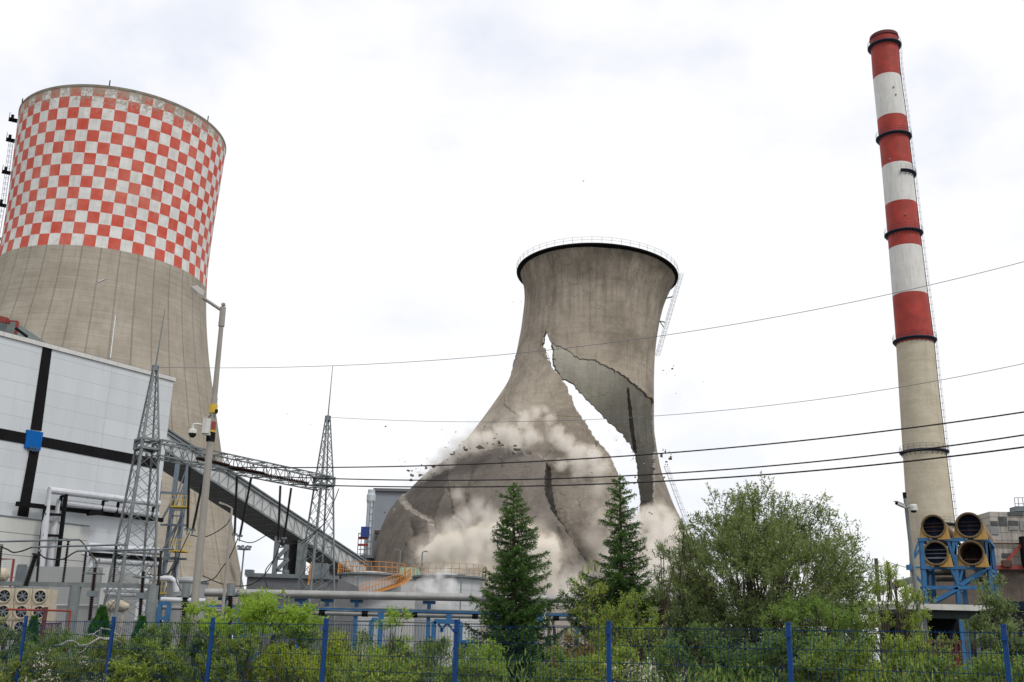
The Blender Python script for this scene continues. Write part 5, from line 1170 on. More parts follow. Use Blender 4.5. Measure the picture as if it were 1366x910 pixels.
for q in ((1321, 695, 1331.5, 701.5), (1332, 689, 1344, 701), (1345.5, 694.5, 1358.5, 701), (1336.5, 738, 1349, 744), (1344.5, 682.8, 1366, 688)): pane(*q, wd_)
for q in ((1321, 702, 1333, 713), (1345.5, 701.5, 1359, 707.5), (1360, 695, 1372, 708)): pane(*q, wl_)
mb = MB(); mb.bar(P(1322, 757, 83.6), P(1420, 757.5, 83.6), .3, .3); mb.build('red_beam', red_paint, ob); mb = MB(); mb.bar(P(1337, 755, 83.4), P(1372, 717, 83.4), .2); mb.build('red_brace', red_paint, ob)
mb = MB(); mb.bar(P(1321, 725, 83.85), P(1420, 726, 83.85), .06, .12); mb.build('string_course', rust, ob)
q = P(1366, 716, 83.3); MB().bar((q[0], q[1], zmid), q, .6).build('dark_column', black_steel, ob)
q = P(1343, 752, 83.4); MB().box(q, .7, .4, .5).build('fan_box', rust, ob)
mb = MB(); railing(mb, [P(x, 682, 85) for x in (1355, 1360, 1366, 1372)], 1.1, .03); mb.box(P(1361, 680, 86), 1.2, 1.2, .4); mb.build('roof_railing', galv_dark, ob)
t2 = thing('canopy', 'long flat pale edged canopy below the duct rack', 'canopy', down(P(1275, 820, 42)))
a_, b_ = P(1196, 804.5, 42), P(1348, 806, 42); b_[2] = a_[2]; MB().hexa([a_ - (0, 0, .22), b_ - (0, 0, .22), b_ + (0, 6, -.22), a_ + (0, 6, -.22), a_, b_, b_ + (0, 6, 0), a_ + (0, 6, 0)]).build('roof_slab', roof_white, t2)
mb = MB(); mb.bar(a_ + (.8, .5, -.38), b_ + (0, .5, -.38), .3, .3); mb.build('dark_edge_bar', paint('dark_green_sheet', (.012, .03, .028), .6), t2)  # dark green bar fills the dark strip below the slab edge
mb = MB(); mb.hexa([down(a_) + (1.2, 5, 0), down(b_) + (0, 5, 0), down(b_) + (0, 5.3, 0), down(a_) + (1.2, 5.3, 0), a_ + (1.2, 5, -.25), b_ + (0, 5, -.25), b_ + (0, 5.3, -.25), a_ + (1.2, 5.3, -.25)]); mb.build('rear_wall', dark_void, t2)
for x in (1232, 1300, 1345): q = P(x, 815, 42.5); MB().bar(down(q), q, .15).build('post', galv_dark, t2)
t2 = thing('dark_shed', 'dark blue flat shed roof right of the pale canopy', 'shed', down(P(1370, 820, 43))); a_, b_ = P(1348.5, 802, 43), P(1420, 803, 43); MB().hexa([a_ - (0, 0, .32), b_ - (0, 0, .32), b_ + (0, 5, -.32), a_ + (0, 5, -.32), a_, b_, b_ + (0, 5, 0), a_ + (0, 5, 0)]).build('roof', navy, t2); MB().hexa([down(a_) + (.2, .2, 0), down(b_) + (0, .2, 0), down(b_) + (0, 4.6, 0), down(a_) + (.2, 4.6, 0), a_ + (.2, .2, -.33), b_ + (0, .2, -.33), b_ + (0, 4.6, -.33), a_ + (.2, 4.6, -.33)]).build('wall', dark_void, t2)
t2 = thing('skip_container', 'red steel container half hidden by bushes under the canopy', 'container', down(P(1258, 875, 31)))
a_, b_ = P(1236, 855, 31), P(1282, 855, 31); b_[2] = a_[2]; MB().hexa([down(a_) + (0, 0, .2), down(b_) + (0, 0, .2), down(b_) + (0, 1, .2), down(a_) + (0, 1, .2), a_, b_, b_ + (0, 1, 0), a_ + (0, 1, 0)]).build('body', red_paint, t2)
mb = MB(); [mb.bar(down(a_ + (b_ - a_) * u) + (0, -.04, .2), a_ + (b_ - a_) * u + (0, -.04, 0), .06) for u in np.linspace(.05, .95, 7)]; mb.bar(a_ - (0, .05, 0), b_ - (0, .05, 0), .1); mb.build('ribs', rust, t2)
for k, (x, y, lb) in enumerate(((1168.5, 745, 'left weathered wooden pole beyond the willow'), (1184.5, 750, 'right weathered wooden pole beyond the willow'), (1194, 773, 'short dark post between the wooden pole and the camera pole'))):
    q = P(x, y, 95); mb = MB(); mb.tube([down(q), q], [.20 - k * .03, .17 - k * .03], 8); tag(mb.build('wooden_pole', bark, loc=down(q)), lb, 'pole')
t2 = thing('pipe_ramp', 'sloping grey pipe ramp between the wooden poles and the chimney', 'pipe', down(P(1190, 790, 98))); mb = MB(); mb.bar(P(1166, 789, 98), P(1222, 772, 98), .45, .6); mb.build('trough', galv, t2); q = P(1208, 778, 98); mb = MB(); mb.bar(down(q), q, .25); mb.bar(P(1206, 779, 98), P(1211, 792, 98), .15); mb.build('leg', galv_dark, t2)
wire('power_line', 'faint thin wire sagging behind the camera pole', [(1186, 750), (1205, 756), (1226, 760)], 95, 90, .03, galv_dark, 8)

# ------------------------------------------------------------------ street lamp and camera poles
lp0 = P(250, 908, 21.3); lp1 = P(297.5, 411, 21.3); gl = lp0 + (lp0 - lp1) * (lp0[2] / (lp1[2] - lp0[2]))
sp_ = thing('street_lamp', 'tall grey street lamp with a surveillance camera halfway up', 'street lamp', gl)
def on_lp(u): return gl + (lp1 - gl) * u
MB().tube([on_lp(0), on_lp(.5), on_lp(.77), on_lp(.771), on_lp(1)], [.080, .075, .068, .058, .046], 20).build('pole', pole_mat, sp_, smooth=False)
MB().tube([on_lp(.952), lp1 + (0, 0, .02)], [.066, .062], 14).build('collar', pole_mat, sp_)
mb = MB(); mb.tube([lp1, lp1 + (0, 0, .05)], .02, 6); mb.tube([lp1 + (0, 0, .03), lp1 + (0, 0, .06), lp1 + (0, 0, .10), lp1 + (0, 0, .12)], [.02, .045, .045, .015], 10); mb.build('finial', pole_mat, sp_)
a_ = P(297, 415, 21.3); b_ = P(270, 397, 21.25); MB().tube([a_, b_], .035, 12).build('arm', pole_mat, sp_)
hd = [P(254.5, 386, 21.25), P(263, 384.5, 21.5), P(273, 393, 21.35), P(270.5, 398.5, 21.1), P(263, 393.5, 20.95)]
cen = sum(hd) / 5; up_ = np.array([.0, 0, .07]); mb = MB(); T_ = [q + up_ for q in hd]; B_ = [q - up_ * .1 for q in hd]
mb.add(B_ + T_, [tuple(range(5)), tuple(range(5, 10))[::-1]] + [(i, (i + 1) % 5, 5 + (i + 1) % 5, 5 + i) for i in range(5)]); lh = mb.build('lamp_head', pole_mat, sp_)
mb = MB(); ins = [cen + (q - cen) * .84 - up_ * .18 for q in hd]; mb.add(ins, [tuple(range(5))]); mb.build('lens', glass_dark, lh)
def bandp(y0, y1, r, mat, nm, label=None):
    f = lambda y: on_lp((P(0, 0, 1) * 0)[0] + np.interp(y, [411, 908], [1.0, lp0[2] / lp1[2]]))
    us = [None, None]
    def uf(y):      # find u whose projection is at photo row y
        lo, hi = 0., 1.
        for _ in range(30):
            mi_ = (lo + hi) / 2
            if proj(on_lp(mi_))[1] > y: lo = mi_
            else: hi = mi_
        return lo
    o = MB().tube([on_lp(uf(y1)), on_lp(uf(y0))], r, 16).build(nm, mat, sp_)
    if label: o['label'] = label
bandp(540, 551.5, .084, yellow, 'yellow_sticker'); bandp(563, 574, .083, red_paint, 'red_sticker'); bandp(574.2, 577, .084, yellow, 'yellow_sticker'); bandp(577.2, 589, .09, black_steel, 'black_clamp')
MB().box(P(288.8, 548.5, 21.2), .05, .05, .07).build('bolt', black_steel, sp_)
cam_t = thing('surveillance_camera', 'white dome surveillance camera hanging off the street lamp', 'camera', P(257, 577, 21.1))
mb = MB(); mb.box(P(276, 569, 21.18), .15, .17, .31, .1); mb.box(P(277, 579.5, 21.18), .11, .1, .05, .1); mb.build('housing', white_plastic, cam_t)
mb = MB(); mb.tube([P(270, 567, 21.15), P(263, 565.5, 21.1), P(258.5, 566, 21.1), P(257.5, 568.5, 21.1), P(257.3, 572, 21.1)], .022, 10); mb.build('bracket', white_plastic, cam_t)
q = P(257, 577.5, 21.1); mb = MB(); mb.lathe(q, [(.0, .09), (.05, .085), (.082, .06), (.088, .0), (.086, -.015), (.0, -.015)], 20); mb.build('cover', white_plastic, cam_t)
mb = MB(); mb.lathe(q, [(.078, -.016)] + [(.078 * math.cos(t), -.016 - .085 * math.sin(t)) for t in np.linspace(0, pi / 2, 7)], 20); mb.build('dome', paint('smoked_dome', (.008, .009, .012), .1), cam_t, smooth=True)
mb = MB(); mb.tube([P(284, 588, 21.2), P(280, 583, 21.1), P(277, 581, 21.15)], .01, 5); mb.tube([P(282, 553, 21.25), P(278, 557, 21.15), P(276, 563, 21.15)], .008, 5); mb.build('cable', black_ins, cam_t)
q = P(309.5, 678, 40); s2 = thing('street_lamp', 'thin pale street lamp between the two lattice masts', 'street lamp', down(q)); b_ = P(296, 826, 40)
gg = b_ + (b_ - q) * (b_[2] / (q[2] - b_[2])); MB().tube([gg, b_, q], [.07, .062, .042], 12).build('pole', pole_mat, s2); MB().tube([q, P(300, 673, 40)], .035, 6).build('arm', pole_mat, s2); mb = MB(); mb.bar(P(300.5, 673.3, 40), P(293, 670.5, 40), .13, .07); mb.build('lamp_head', pole_mat, s2)
q0, q1 = P(1229.5, 850, 21.5), P(1206.3, 657, 21.5); gg = q0 + (q0 - q1) * (q0[2] / (q1[2] - q0[2])); s3 = thing('camera_pole', 'leaning slim grey pole with two cameras at its top', 'camera pole', gg)
MB().tube([gg, q0, q1], [.055, .052, .033], 12).build('pole', galv, s3); MB().tube([q1, q1 + (q1 - q0) / np.linalg.norm(q1 - q0) * -.12], .04, 8).build('cap', black_steel, s3)
mb = MB(); mb.bar(P(1209, 678, 21.5), P(1214, 675, 21.4), .035); mb.bar(P(1208, 677, 21.5), P(1203, 675, 21.4), .035); mb.build('bracket', white_plastic, s3)
mb = MB(); a_, b_ = P(1205, 675.5, 21.35), P(1196, 671.5, 21.1); mb.tube([a_, b_], .035, 12); mb.bar(a_ + (0, 0, .035), b_ + (b_ - a_) * .15 + (0, 0, .035), .08, .012); bc = mb.build('bullet_camera', white_plastic, s3); mb = MB(); mb.tube([b_, b_ + (b_ - a_) * .03], .028, 12); mb.build('lens', black_steel, bc)
mb = MB(); q = P(1218.5, 678, 21.4); mb.lathe(q, [(0, .08), (.06, .078), (.078, .05), (.078, -.05), (0, -.05)], 16); mb.bar(P(1213, 675.5, 21.4), q + (0, 0, .05), .05); dc = mb.build('dome_camera', white_plastic, s3); mb = MB(); mb.lathe(q, [(.06, -.051), (.05, -.085), (.0, -.1)], 16); mb.build('dome', paint('smoked_dome', (.008, .009, .012), .1), dc)
MB().box(P(1213, 757, 21.45), .10, .08, .10).build('junction_box', blue_steel, s3)

# ------------------------------------------------------------------ blue mesh fence
def fpos(n):
    px = -1849 + 31912 / (17 - n); Y = (17 - n) * 1.19; q = P(px, 870, Y); return np.array([q[0], q[1], 0.])
fn = thing('mesh_fence', 'blue welded mesh fence with square posts along the front', 'fence', fpos(3))
f0, f7 = fpos(0), fpos(7); FD = (f7 - f0) / 7
FPt = lambda n: f0 + FD * n
FN = np.array([-FD[1], FD[0], 0.]); FN /= np.linalg.norm(FN); FN = FN if FN[1] > 0 else -FN
ux = FD / np.linalg.norm(FD); HT = 2.03; ang_f = math.atan2(FD[1], FD[0])
for n in range(-3, 11):
    b = FPt(n); z_ = HT + .07
    po = MB().box(b + (0, 0, z_ / 2), .055, .042, z_, ang_f).build('post', blue_fence, fn)
    MB().box(b + (0, 0, z_ + .012),   .062, .05, .022, ang_f).build('cap', blue_fence, po)
    for zc in (HT - .06, 1.0, .3): MB().box(b - FN * .028 + (0, 0, zc), .075, .028, .045, ang_f).build('clamp', blue_fence, po)
    if n == 10: break
    mb = MB(); a_ = b + ux * .05; l = np.linalg.norm(FD) - .1; k = int(l / .05)
    for i in range(k + 1): q = a_ + ux * (i * l / k); mb.bar(q + (0, 0, .06), q + (0, 0, HT + .025), .0042)
    for j in range(10):
        z = HT - .0 - j * .22
        for s in (-1, 1): mb.bar(a_ + FN * s * .008 + (0, 0, z), a_ + ux * l + FN * s * .008 + (0, 0, z), .007 if j else .009)
    mb.build('mesh_panel', mesh_blue, fn)
#PART3
# ================================================================== PART 3: vegetation
def leafmat(name, dark, light, trans=.35, rough=.6):
    m, nt, out = newmat(name)
    g = nt.nodes.new('ShaderNodeNewGeometry'); v = coords(nt)
    n1 = noise(nt, v, 1.6, 5, .6)
    f = math_(nt, 'ADD', math_(nt, 'MULTIPLY', g.outputs['Random Per Island'], .55), math_(nt, 'MULTIPLY', ramp(nt, n1, [(.35, 0), (.65, 1)]), .45))
    dark = tuple(x * 1.12 for x in dark); light = tuple(x * 1.12 for x in light)
    mid = tuple((a + b) / 2 for a, b in zip(dark, light))
    c = ramp(nt, f, [(.1, dark), (.5, mid), (.92, light), (1.0, tuple(min(1, x * 1.25) for x in light))])
    d = nt.nodes.new('ShaderNodeBsdfPrincipled'); L(nt, c, d.inputs['Base Color']); d.inputs['Roughness'].default_value = rough; d.inputs['Specular IOR Level'].default_value = .25
    t = nt.nodes.new('ShaderNodeBsdfTranslucent'); tcol = mixc(nt, .5, c, tuple(min(1, x * 1.5) for x in light)); L(nt, tcol, t.inputs[0])
    mx = nt.nodes.new('ShaderNodeMixShader'); mx.inputs[0].default_value = trans; L(nt, d.outputs[0], mx.inputs[1]); L(nt, t.outputs[0], mx.inputs[2]); L(nt, mx.outputs[0], out.inputs[0])
    return m
LM = {
 'spruce': leafmat('spruce_needles', (.014, .040, .010), (.060, .125, .024), .15),
 'spruce_tip': leafmat('fresh_spruce_tips', (.05, .12, .018), (.12, .22, .035), .25),
 'willow': leafmat('willow_leaves', (.065, .105, .035), (.21, .27, .105), .4),
 'larch': leafmat('yellow_green_needles', (.12, .17, .022), (.33, .40, .07), .4),
 'lime': leafmat('lime_leaves', (.11, .20, .02), (.28, .40, .055), .45),
 'gold': leafmat('golden_leaves', (.17, .24, .018), (.40, .46, .05), .45),
 'mid': leafmat('mid_green_leaves', (.055, .115, .022), (.20, .30, .060), .4),
 'dark': leafmat('dark_green_leaves', (.022, .055, .016), (.09, .155, .042), .3),
 'olive': leafmat('olive_leaves', (.09, .12, .025), (.26, .30, .075), .4),
 'russet': leafmat('russet_leaves', (.10, .08, .03), (.24, .18, .07), .4),
 'thuja': leafmat('thuja_sprays', (.012, .05, .010), (.05, .15, .028), .2),
 'blossom': leafmat('white_blossom', (.4, .38, .3), (.75, .72, .62), .3),
 'grass': leafmat('grass_blades', (.05, .10, .02), (.16, .25, .06), .35),
}
def norm(a): return a / (np.linalg.norm(a, axis=-1, keepdims=True) + 1e-9)
def leaf_quads(C, D, l, w, rng):
    """rhombic leaves: centre C, long axis D"""
    n = len(C); D = norm(D); s = norm(np.cross(D, norm(rng.normal(size=(n, 3)) + np.array([0, 0, .4]))))
    l = np.broadcast_to(np.asarray(l, float), (n,))[:, None]; w = np.broadcast_to(np.asarray(w, float), (n,))[:, None]
    nrm = np.cross(D, s)
    V = np.stack([C - D * l / 2, C + s * w / 2 + nrm * w * .18, C + D * l / 2, C - s * w / 2 + nrm * w * .18], 1).reshape(-1, 3)
    return V, np.arange(4 * n).reshape(-1, 4)
def limbs(name, paths, mat, parent):
    mb = MB()
    for pts, r0, r1 in paths: mb.tube(pts, list(np.linspace(r0, r1, len(pts))), 5 if r0 < .04 else 8, 0, False)
    return mb.build(name, mat, parent, smooth=True)
def bend(a, b, sag, rng, n=6):
    a = np.array(a, float); b = np.array(b, float); off = rng.normal(size=3) * np.linalg.norm(b - a) * .06
    return [a + (b - a) * t + off * math.sin(pi * t) + np.array([0, 0, sag * math.sin(pi * t)]) for t in np.linspace(0, 1, n)]
def broad(name, label, cat, px, ytop, hw, Y, mat, nleaf=5000, leaf=(.055, .022), kind='up', zlow=.5, seed=0, group=None, clumps=None, openness=.5, mat2=None, f2=.0, squash=1., stem=.05, shape=.55, ybase=870, spray=.32, stems=14):
    """a bush or small tree: stems fanning from the base, clumps of twigs, leaves set along the twigs"""
    rng = np.random.default_rng(seed + 100)
    top = P(px, ytop, Y); base = np.array([P(px, ybase, Y)[0], Y, 0.]); H = top[2]; R = hw / ppm(P(px, (ytop + 870) / 2, Y)); Rd = R * squash
    t_ = thing(name, label, cat, base, group)
    n = clumps or int(26 + 40 * R); u = norm(rng.normal(size=(n, 3))); rr = rng.uniform(.35, 1, n) ** .5
    zc = H * (shape + (1 - shape) * .0); rz_u = H - zc; rz_d = zc - zlow
    lean = (top[:2] - base[:2])
    C = u * rr[:, None] * np.array([R, Rd, 1.]); C[:, 2] = np.where(C[:, 2] > 0, C[:, 2] * rz_u, C[:, 2] * rz_d) * .93 + zc
    C[:, :2] += base[:2] + lean * (C[:, 2:] / H)
    # skeleton
    paths = []; k = min(stems, n); idx = np.argsort(-C[:, 2])[:k]
    for i in idx: paths.append((bend(base + rng.normal(size=3) * np.array([.06, .06, 0]), C[i], .0, rng, 7), stem, stem * .2))
    for i in range(n):
        if i in idx: continue
        j = idx[np.argmin(np.linalg.norm(C[idx] - C[i], axis=1))]; st = base + (C[j] - base) * .6; paths.append((bend(st, C[i], 0, rng, 5), stem * .3, stem * .1))
    # twigs
    nt_ = 9; tw = n * nt_; ci = np.repeat(np.arange(n), nt_); outw = norm(C[ci] - (base + np.array([0, 0, zc * .7])))
    cr = max(.16, R * spray)
    if kind == 'up': d = norm(outw * .7 + rng.normal(size=(tw, 3)) * .6 + np.array([0, 0, .75]))
    elif kind == 'weep': d = norm(outw * .35 + rng.normal(size=(tw, 3)) * .3 + np.array([0, 0, -.95]))
    elif kind == 'flat': d = norm(outw * .8 + rng.normal(size=(tw, 3)) * np.array([.8, .8, .12]) + np.array([0, 0, .08]))
    else: d = norm(outw * .8 + rng.normal(size=(tw, 3)) * .8)
    st = C[ci] + rng.normal(size=(tw, 3)) * cr * .35 * np.array([1, 1, .6 if kind != 'flat' else .12]); ln = rng.uniform(.5, 1.25, tw) * cr * (1.5 if kind == 'weep' else 1)
    en = st + d * ln[:, None]
    if kind == 'up':
        m_ = en[:, 2] > H + .12; en[m_, 2] = H + .12 - rng.uniform(0, .2, m_.sum())
    for i in range(0, tw, 3): paths.append(([st[i], (st[i] + en[i]) / 2 + rng.normal(size=3) * .02, en[i]], .007 + .0006 * Y / 4, .004))
    limbs('trunk', paths, bark, t_)
    li = rng.integers(0, tw, nleaf); tt = rng.uniform(0, 1, nleaf) ** .8
    P_ = st[li] + (en[li] - st[li]) * tt[:, None]
    if kind == 'weep': P_ += np.array([0, 0, 1.]) * (-(tt ** 2) * .15)[:, None]
    dd_ = norm((en - st)[li] * .8 + rng.normal(size=(nleaf, 3)) * .55); P_ = P_ + dd_ * leaf[0] * .6 + rng.normal(size=(nleaf, 3)) * leaf[0] * .25
    keep_ = P_[:, 2] > .15; P_, dd_ = P_[keep_], dd_[keep_]; sc_ = rng.uniform(.6, 1.25, len(P_))
    V_, F_ = leaf_quads(P_, dd_, leaf[0] * sc_, leaf[1] * sc_, rng)
    mi_ = None; mats = [LM[mat]]
    if mat2: mats.append(LM[mat2]); top_b = (P_[:, 2] / H > .55) & (rng.random(len(P_)) < f2); mi_ = top_b.astype(int)
    np_mesh('crown', V_, F_, mats, t_, mi=mi_); return t_

def spruce(label, px, ytop, hw, Y, seed, yw, prof, lean=0, dens=1.0):
    rng = np.random.default_rng(seed); top = P(px, ytop, Y); base = np.array([P(px + lean, 870, Y)[0], Y, 0.]); H = top[2]
    R = hw / ppm(P(px, yw, Y)); t_ = thing('spruce_tree', label, 'tree', base)
    MB().tube([base + (top - base) * t for t in (0, .3, .6, .85, 1)], [.12, .09, .055, .03, .01], 8).build('trunk', bark, t_)
    paths = []; SC = []; SD = []; SL = []; z = .3; a = 0.
    while z < H - .06:
        f = z / H; r = R * np.interp(f, [p_ for p_, b in prof], [b for p_, b in prof]); a += 2.4 + rng.uniform(-.5, .5)
        lump = 1 + .30 * mnoise.noise(Vector((math.cos(a) * 1.3 + seed * 7, math.sin(a) * 1.3, z * 1.5)))
        rl = max(.05, r * lump * rng.choice([.55, .75, .9, 1., 1.1, 1.22]))
        o = base + (top - base) * f; dr = np.array([math.cos(a), math.sin(a), 0])
        droop = -.34 * rl * (1 - f) + .22 * rl * f; tipup = .22 * rl
        pts = np.array([o + dr * rl * t + np.array([0, 0, droop * math.sin(t * pi * .75) * 1.2 + tipup * t ** 3 - .10 * t * (1 - f)]) for t in np.linspace(0, 1, 6)])
        paths.append((list(pts), .016, .005)); k = max(4, int(rl / .042 * dens)); sdv = np.cross(dr, (0, 0, 1))
        for i in range(k):
            t = .10 + .9 * (i + rng.random()) / k; p = np.array([np.interp(t, np.linspace(0, 1, 6), pts[:, c]) for c in range(3)])
            for s in (-1, 1, 0):
                l = (.06 + .30 * rl * (1 - t) ** .6 * min(1, t * 4)) * rng.uniform(.5, 1.25); l = min(l, .40) + .04
                dv = norm(dr * .6 + sdv * s * rng.uniform(.6, 1.2) + np.array([0, 0, rng.uniform(-.75, .15) if s else rng.uniform(.0, .7)]))
                if s == 0: l *= .45
                m_ = max(1, int(l / .065))
                for q in range(m_): SC.append(p + dv * l * (q + .5) / m_ + np.array([0, 0, -.10 * l * (q / m_) ** 2])); SD.append(norm(dv + rng.normal(size=3) * .3)); SL.append(max(t, f * .9) if q == m_ - 1 else t * .8)
        SC.append(pts[-1]); SD.append(norm(pts[-1] - pts[-2])); SL.append(1)
        z += .034 / (.55 + .75 * r / R)
    limbs('branches', paths, bark, t_)
    SC, SD, SL = map(np.array, (SC, SD, SL)); n = len(SC); nn = 5
    C_ = np.repeat(SC, nn, 0) + rng.normal(size=(n * nn, 3)) * .018 + np.repeat(SD, nn, 0) * rng.uniform(-.04, .04, (n * nn, 1))
    D_ = norm(np.repeat(SD, nn, 0) * .8 + rng.normal(size=(n * nn, 3)) * .6)
    V_, F_ = leaf_quads(C_, D_, rng.uniform(.05, .085, n * nn), .019, rng); tipm = (np.repeat(SL, nn) > .74) & (rng.random(n * nn) < .5)
    np_mesh('needles', V_, F_, [LM['spruce'], LM['spruce_tip']], t_, mi=tipm.astype(int)); return t_
spruce('dark green spruce standing left before the cream dust', 685, 643, 56, 25, 1, 800, [(0, 1.1), (.25, 1.1), (.36, .98), (.48, 1.0), (.55, .72), (.62, .78), (.72, .52), (.78, .56), (.86, .34), (.93, .26), (1, .04)], lean=4)
spruce('dark green spruce standing right before the hanging wall', 827, 632, 58, 25.5, 2, 760, [(0, 1.3), (.3, 1.3), (.45, 1.15), (.55, .95), (.62, .55), (.7, .50), (.78, .40), (.88, .34), (.94, .2), (1, .04)], lean=4)
broad('conifer', 'small distant dark conifer right of the left spruce', 'tree', 734, 799, 13, 60, 'dark', 2600, (.14, .06), 'out', .3, 3, clumps=30, shape=.25, stem=.1)

broad('willow_tree', 'wide loose willow with many upright stems behind the fence', 'tree', 1022, 652, 132, 24.5, 'willow', 125000, (.085, .024), 'up', .5, 4, clumps=430, stem=.035, shape=.52, spray=.20, stems=40, mat2='olive', f2=.3)
broad('willow_tree', 'slender sparse willow sapling left of the wide willow', 'tree', 905, 690, 42, 24.0, 'willow', 7000, (.085, .021), 'up', .6, 41, clumps=50, stem=.04, shape=.6, spray=.35, stems=14)
broad('willow_tree', 'low dark willow thicket right below the wide willow crown', 'bush', 1085, 790, 75, 21.5, 'mid', 11000, (.08, .024), 'up', .5, 42, clumps=70, stem=.03, shape=.6, spray=.2)
broad('larch_tree', 'yellow green larch in front of the right spruce', 'tree', 838, 790, 62, 20.5, 'larch', 17000, (.05, .016), 'up', .5, 5, clumps=95, stem=.035, shape=.5, spray=.24, stems=20, mat2='mid', f2=.35)
broad('larch_tree', 'thin yellow green twigs reaching left of the right spruce', 'tree', 785, 752, 26, 21.5, 'larch', 1700, (.05, .016), 'up', .9, 51, clumps=16, stem=.02, shape=.75, spray=.5, stems=10)
broad('larch_tree', 'tall yellow green larch right of the wide willow', 'tree', 1190, 742, 48, 20.5, 'larch', 13000, (.055, .017), 'up', .5, 6, clumps=80, stem=.035, shape=.5, spray=.28, stems=18, mat2='mid', f2=.4)
broad('rowan_tree', 'young tree with tiered lime green fronds beside the street lamp', 'tree', 347, 797, 90, 19.8, 'lime', 5600, (.095, .038), 'flat', 1.75, 7, clumps=30, stem=.016, shape=.84, spray=.24, stems=12)
broad('rowan_tree', 'small lime green rowan sapling low beside the second fence post', 'bush', 300, 868, 34, 19.0, 'lime', 1800, (.08, .034), 'flat', .7, 71, clumps=12, stem=.02, shape=.5, spray=.3)
# small upright larch sapling with a bare stem
broad('larch_sapling', 'bright green sapling with feathery tiers before the pipe bridge', 'tree', 525, 795, 23, 19.5, 'lime', 3600, (.06, .018), 'flat', 1.3, 8, clumps=26, stem=.02, shape=.5, spray=.3, stems=8)
SH = [  # label, px, ytop, hw, Y, mat, n, kind
 ('dark mixed bush at the far left edge', 8, 838, 34, 22.5, 'dark', 5200, 'up'),
 ('tall thin weed stems rising before the coolers', 8, 768, 8, 22.2, 'olive', 320, 'up'),
 ('feathery olive bush left of the second fence post', 88, 846, 48, 21.5, 'mid', 7500, 'out'),
 ('grey green bush under the bleached branch', 155, 850, 42, 21.0, 'olive', 7000, 'out'),
 ('low yellow green bush in the lower left corner', 45, 872, 55, 20.3, 'olive', 6500, 'up'),
 ('leafy bush right of the small thuja', 205, 842, 30, 20.8, 'mid', 5200, 'out'),
 ('tall rounded green bush hiding the silo foot', 243, 812, 38, 21.2, 'mid', 9000, 'weep'),
 ('green bush rising just right of the street lamp', 285, 826, 30, 21.8, 'olive', 5200, 'out'),
 ('dark bush low between street lamp and fronds', 262, 862, 44, 19.4, 'dark', 6000, 'out'),
 ('golden globe shaped tree left of its fence post', 385, 845, 44, 19.0, 'gold', 13000, 'weep'),
 ('golden globe shaped bush right of its fence post', 450, 845, 30, 19.2, 'gold', 8000, 'weep'),
 ('dark green weeping bush behind the golden bushes', 468, 826, 44, 20.8, 'mid', 8200, 'weep'),
 ('dark weeping bush beneath the feathery sapling', 528, 842, 30, 20.2, 'dark', 6200, 'weep'),
 ('rounded weeping bush left of the blue hopper', 585, 841, 38, 19.4, 'mid', 8200, 'weep'),
 ('light yellow green bush between street lamp and golden tree', 320, 850, 44, 18.6, 'larch', 7000, 'out'),
 ('light green rounded bush filling the gap before the pipe supports', 415, 838, 34, 20.6, 'mid', 6500, 'out'),
 ('yellow green leafy bush left of the street lamp base', 200, 862, 46, 18.9, 'larch', 6000, 'out'),
 ('fresh green undergrowth below the weeping bushes', 500, 874, 60, 18.0, 'larch', 5200, 'out'),
 ('bright green twiggy bush beside the left spruce', 648, 850, 24, 19.0, 'lime', 2300, 'up'),
 ('low green bush below the blue hopper', 628, 878, 40, 18.0, 'mid', 4600, 'out'),
 ('russet tinged bush between the two spruces', 766, 846, 30, 19.6, 'russet', 4600, 'up'),
 ('mid green bush below the russet bush', 752, 868, 46, 18.0, 'mid', 5600, 'out'),
 ('yellow green undergrowth near the middle fence post', 820, 862, 50, 17.6, 'larch', 6500, 'out'),
 ('dense dark thicket below the wide willow at left', 930, 838, 62, 19.0, 'dark', 10500, 'out'),
 ('dense dark thicket below the wide willow at right', 1040, 840, 66, 18.0, 'dark', 11000, 'out'),
 ('bushy green shrub left of the right larch', 1115, 836, 48, 17.0, 'mid', 7500, 'out'),
 ('yellow green shrub below the right larch', 1190, 846, 56, 16.5, 'larch', 8000, 'up'),
 ('dark green bush in front of the red container', 1262, 866, 46, 16.0, 'mid', 5600, 'out'),
 ('loose olive bush below the canopy', 1238, 826, 30, 19.5, 'olive', 3600, 'up'),
 ('slender leafy shoots rising before the duct rack', 1320, 760, 26, 18.5, 'willow', 4200, 'up'),
 ('willowy bush below the dark blue shed', 1345, 818, 40, 17.8, 'willow', 7600, 'up'),
 ('low leafy bush at the lower right corner', 1335, 868, 60, 15.0, 'mid', 7500, 'out'),
 ('olive bush just beyond the last fence post', 1400, 836, 44, 15.5, 'olive', 5200, 'up'),
]
for i, (lb, px, yt, hw, Y, mt, n_, kd) in enumerate(SH):
    broad('shrub', lb, 'bush', px, yt - (5 if yt > 820 and 60 < px < 660 else 0), hw * 1.08, Y, mt, int(n_ * 1.45), (.062, .026) if kd != 'weep' else (.055, .018), kd, .25, 200 + i, shape=.6, spray=.26, stem=.022 if hw > 20 else .01, clumps=None if hw > 20 else 6, mat2='mid' if mt in ('dark', 'olive', 'larch') else ('olive' if mt == 'mid' else None), f2=.3)
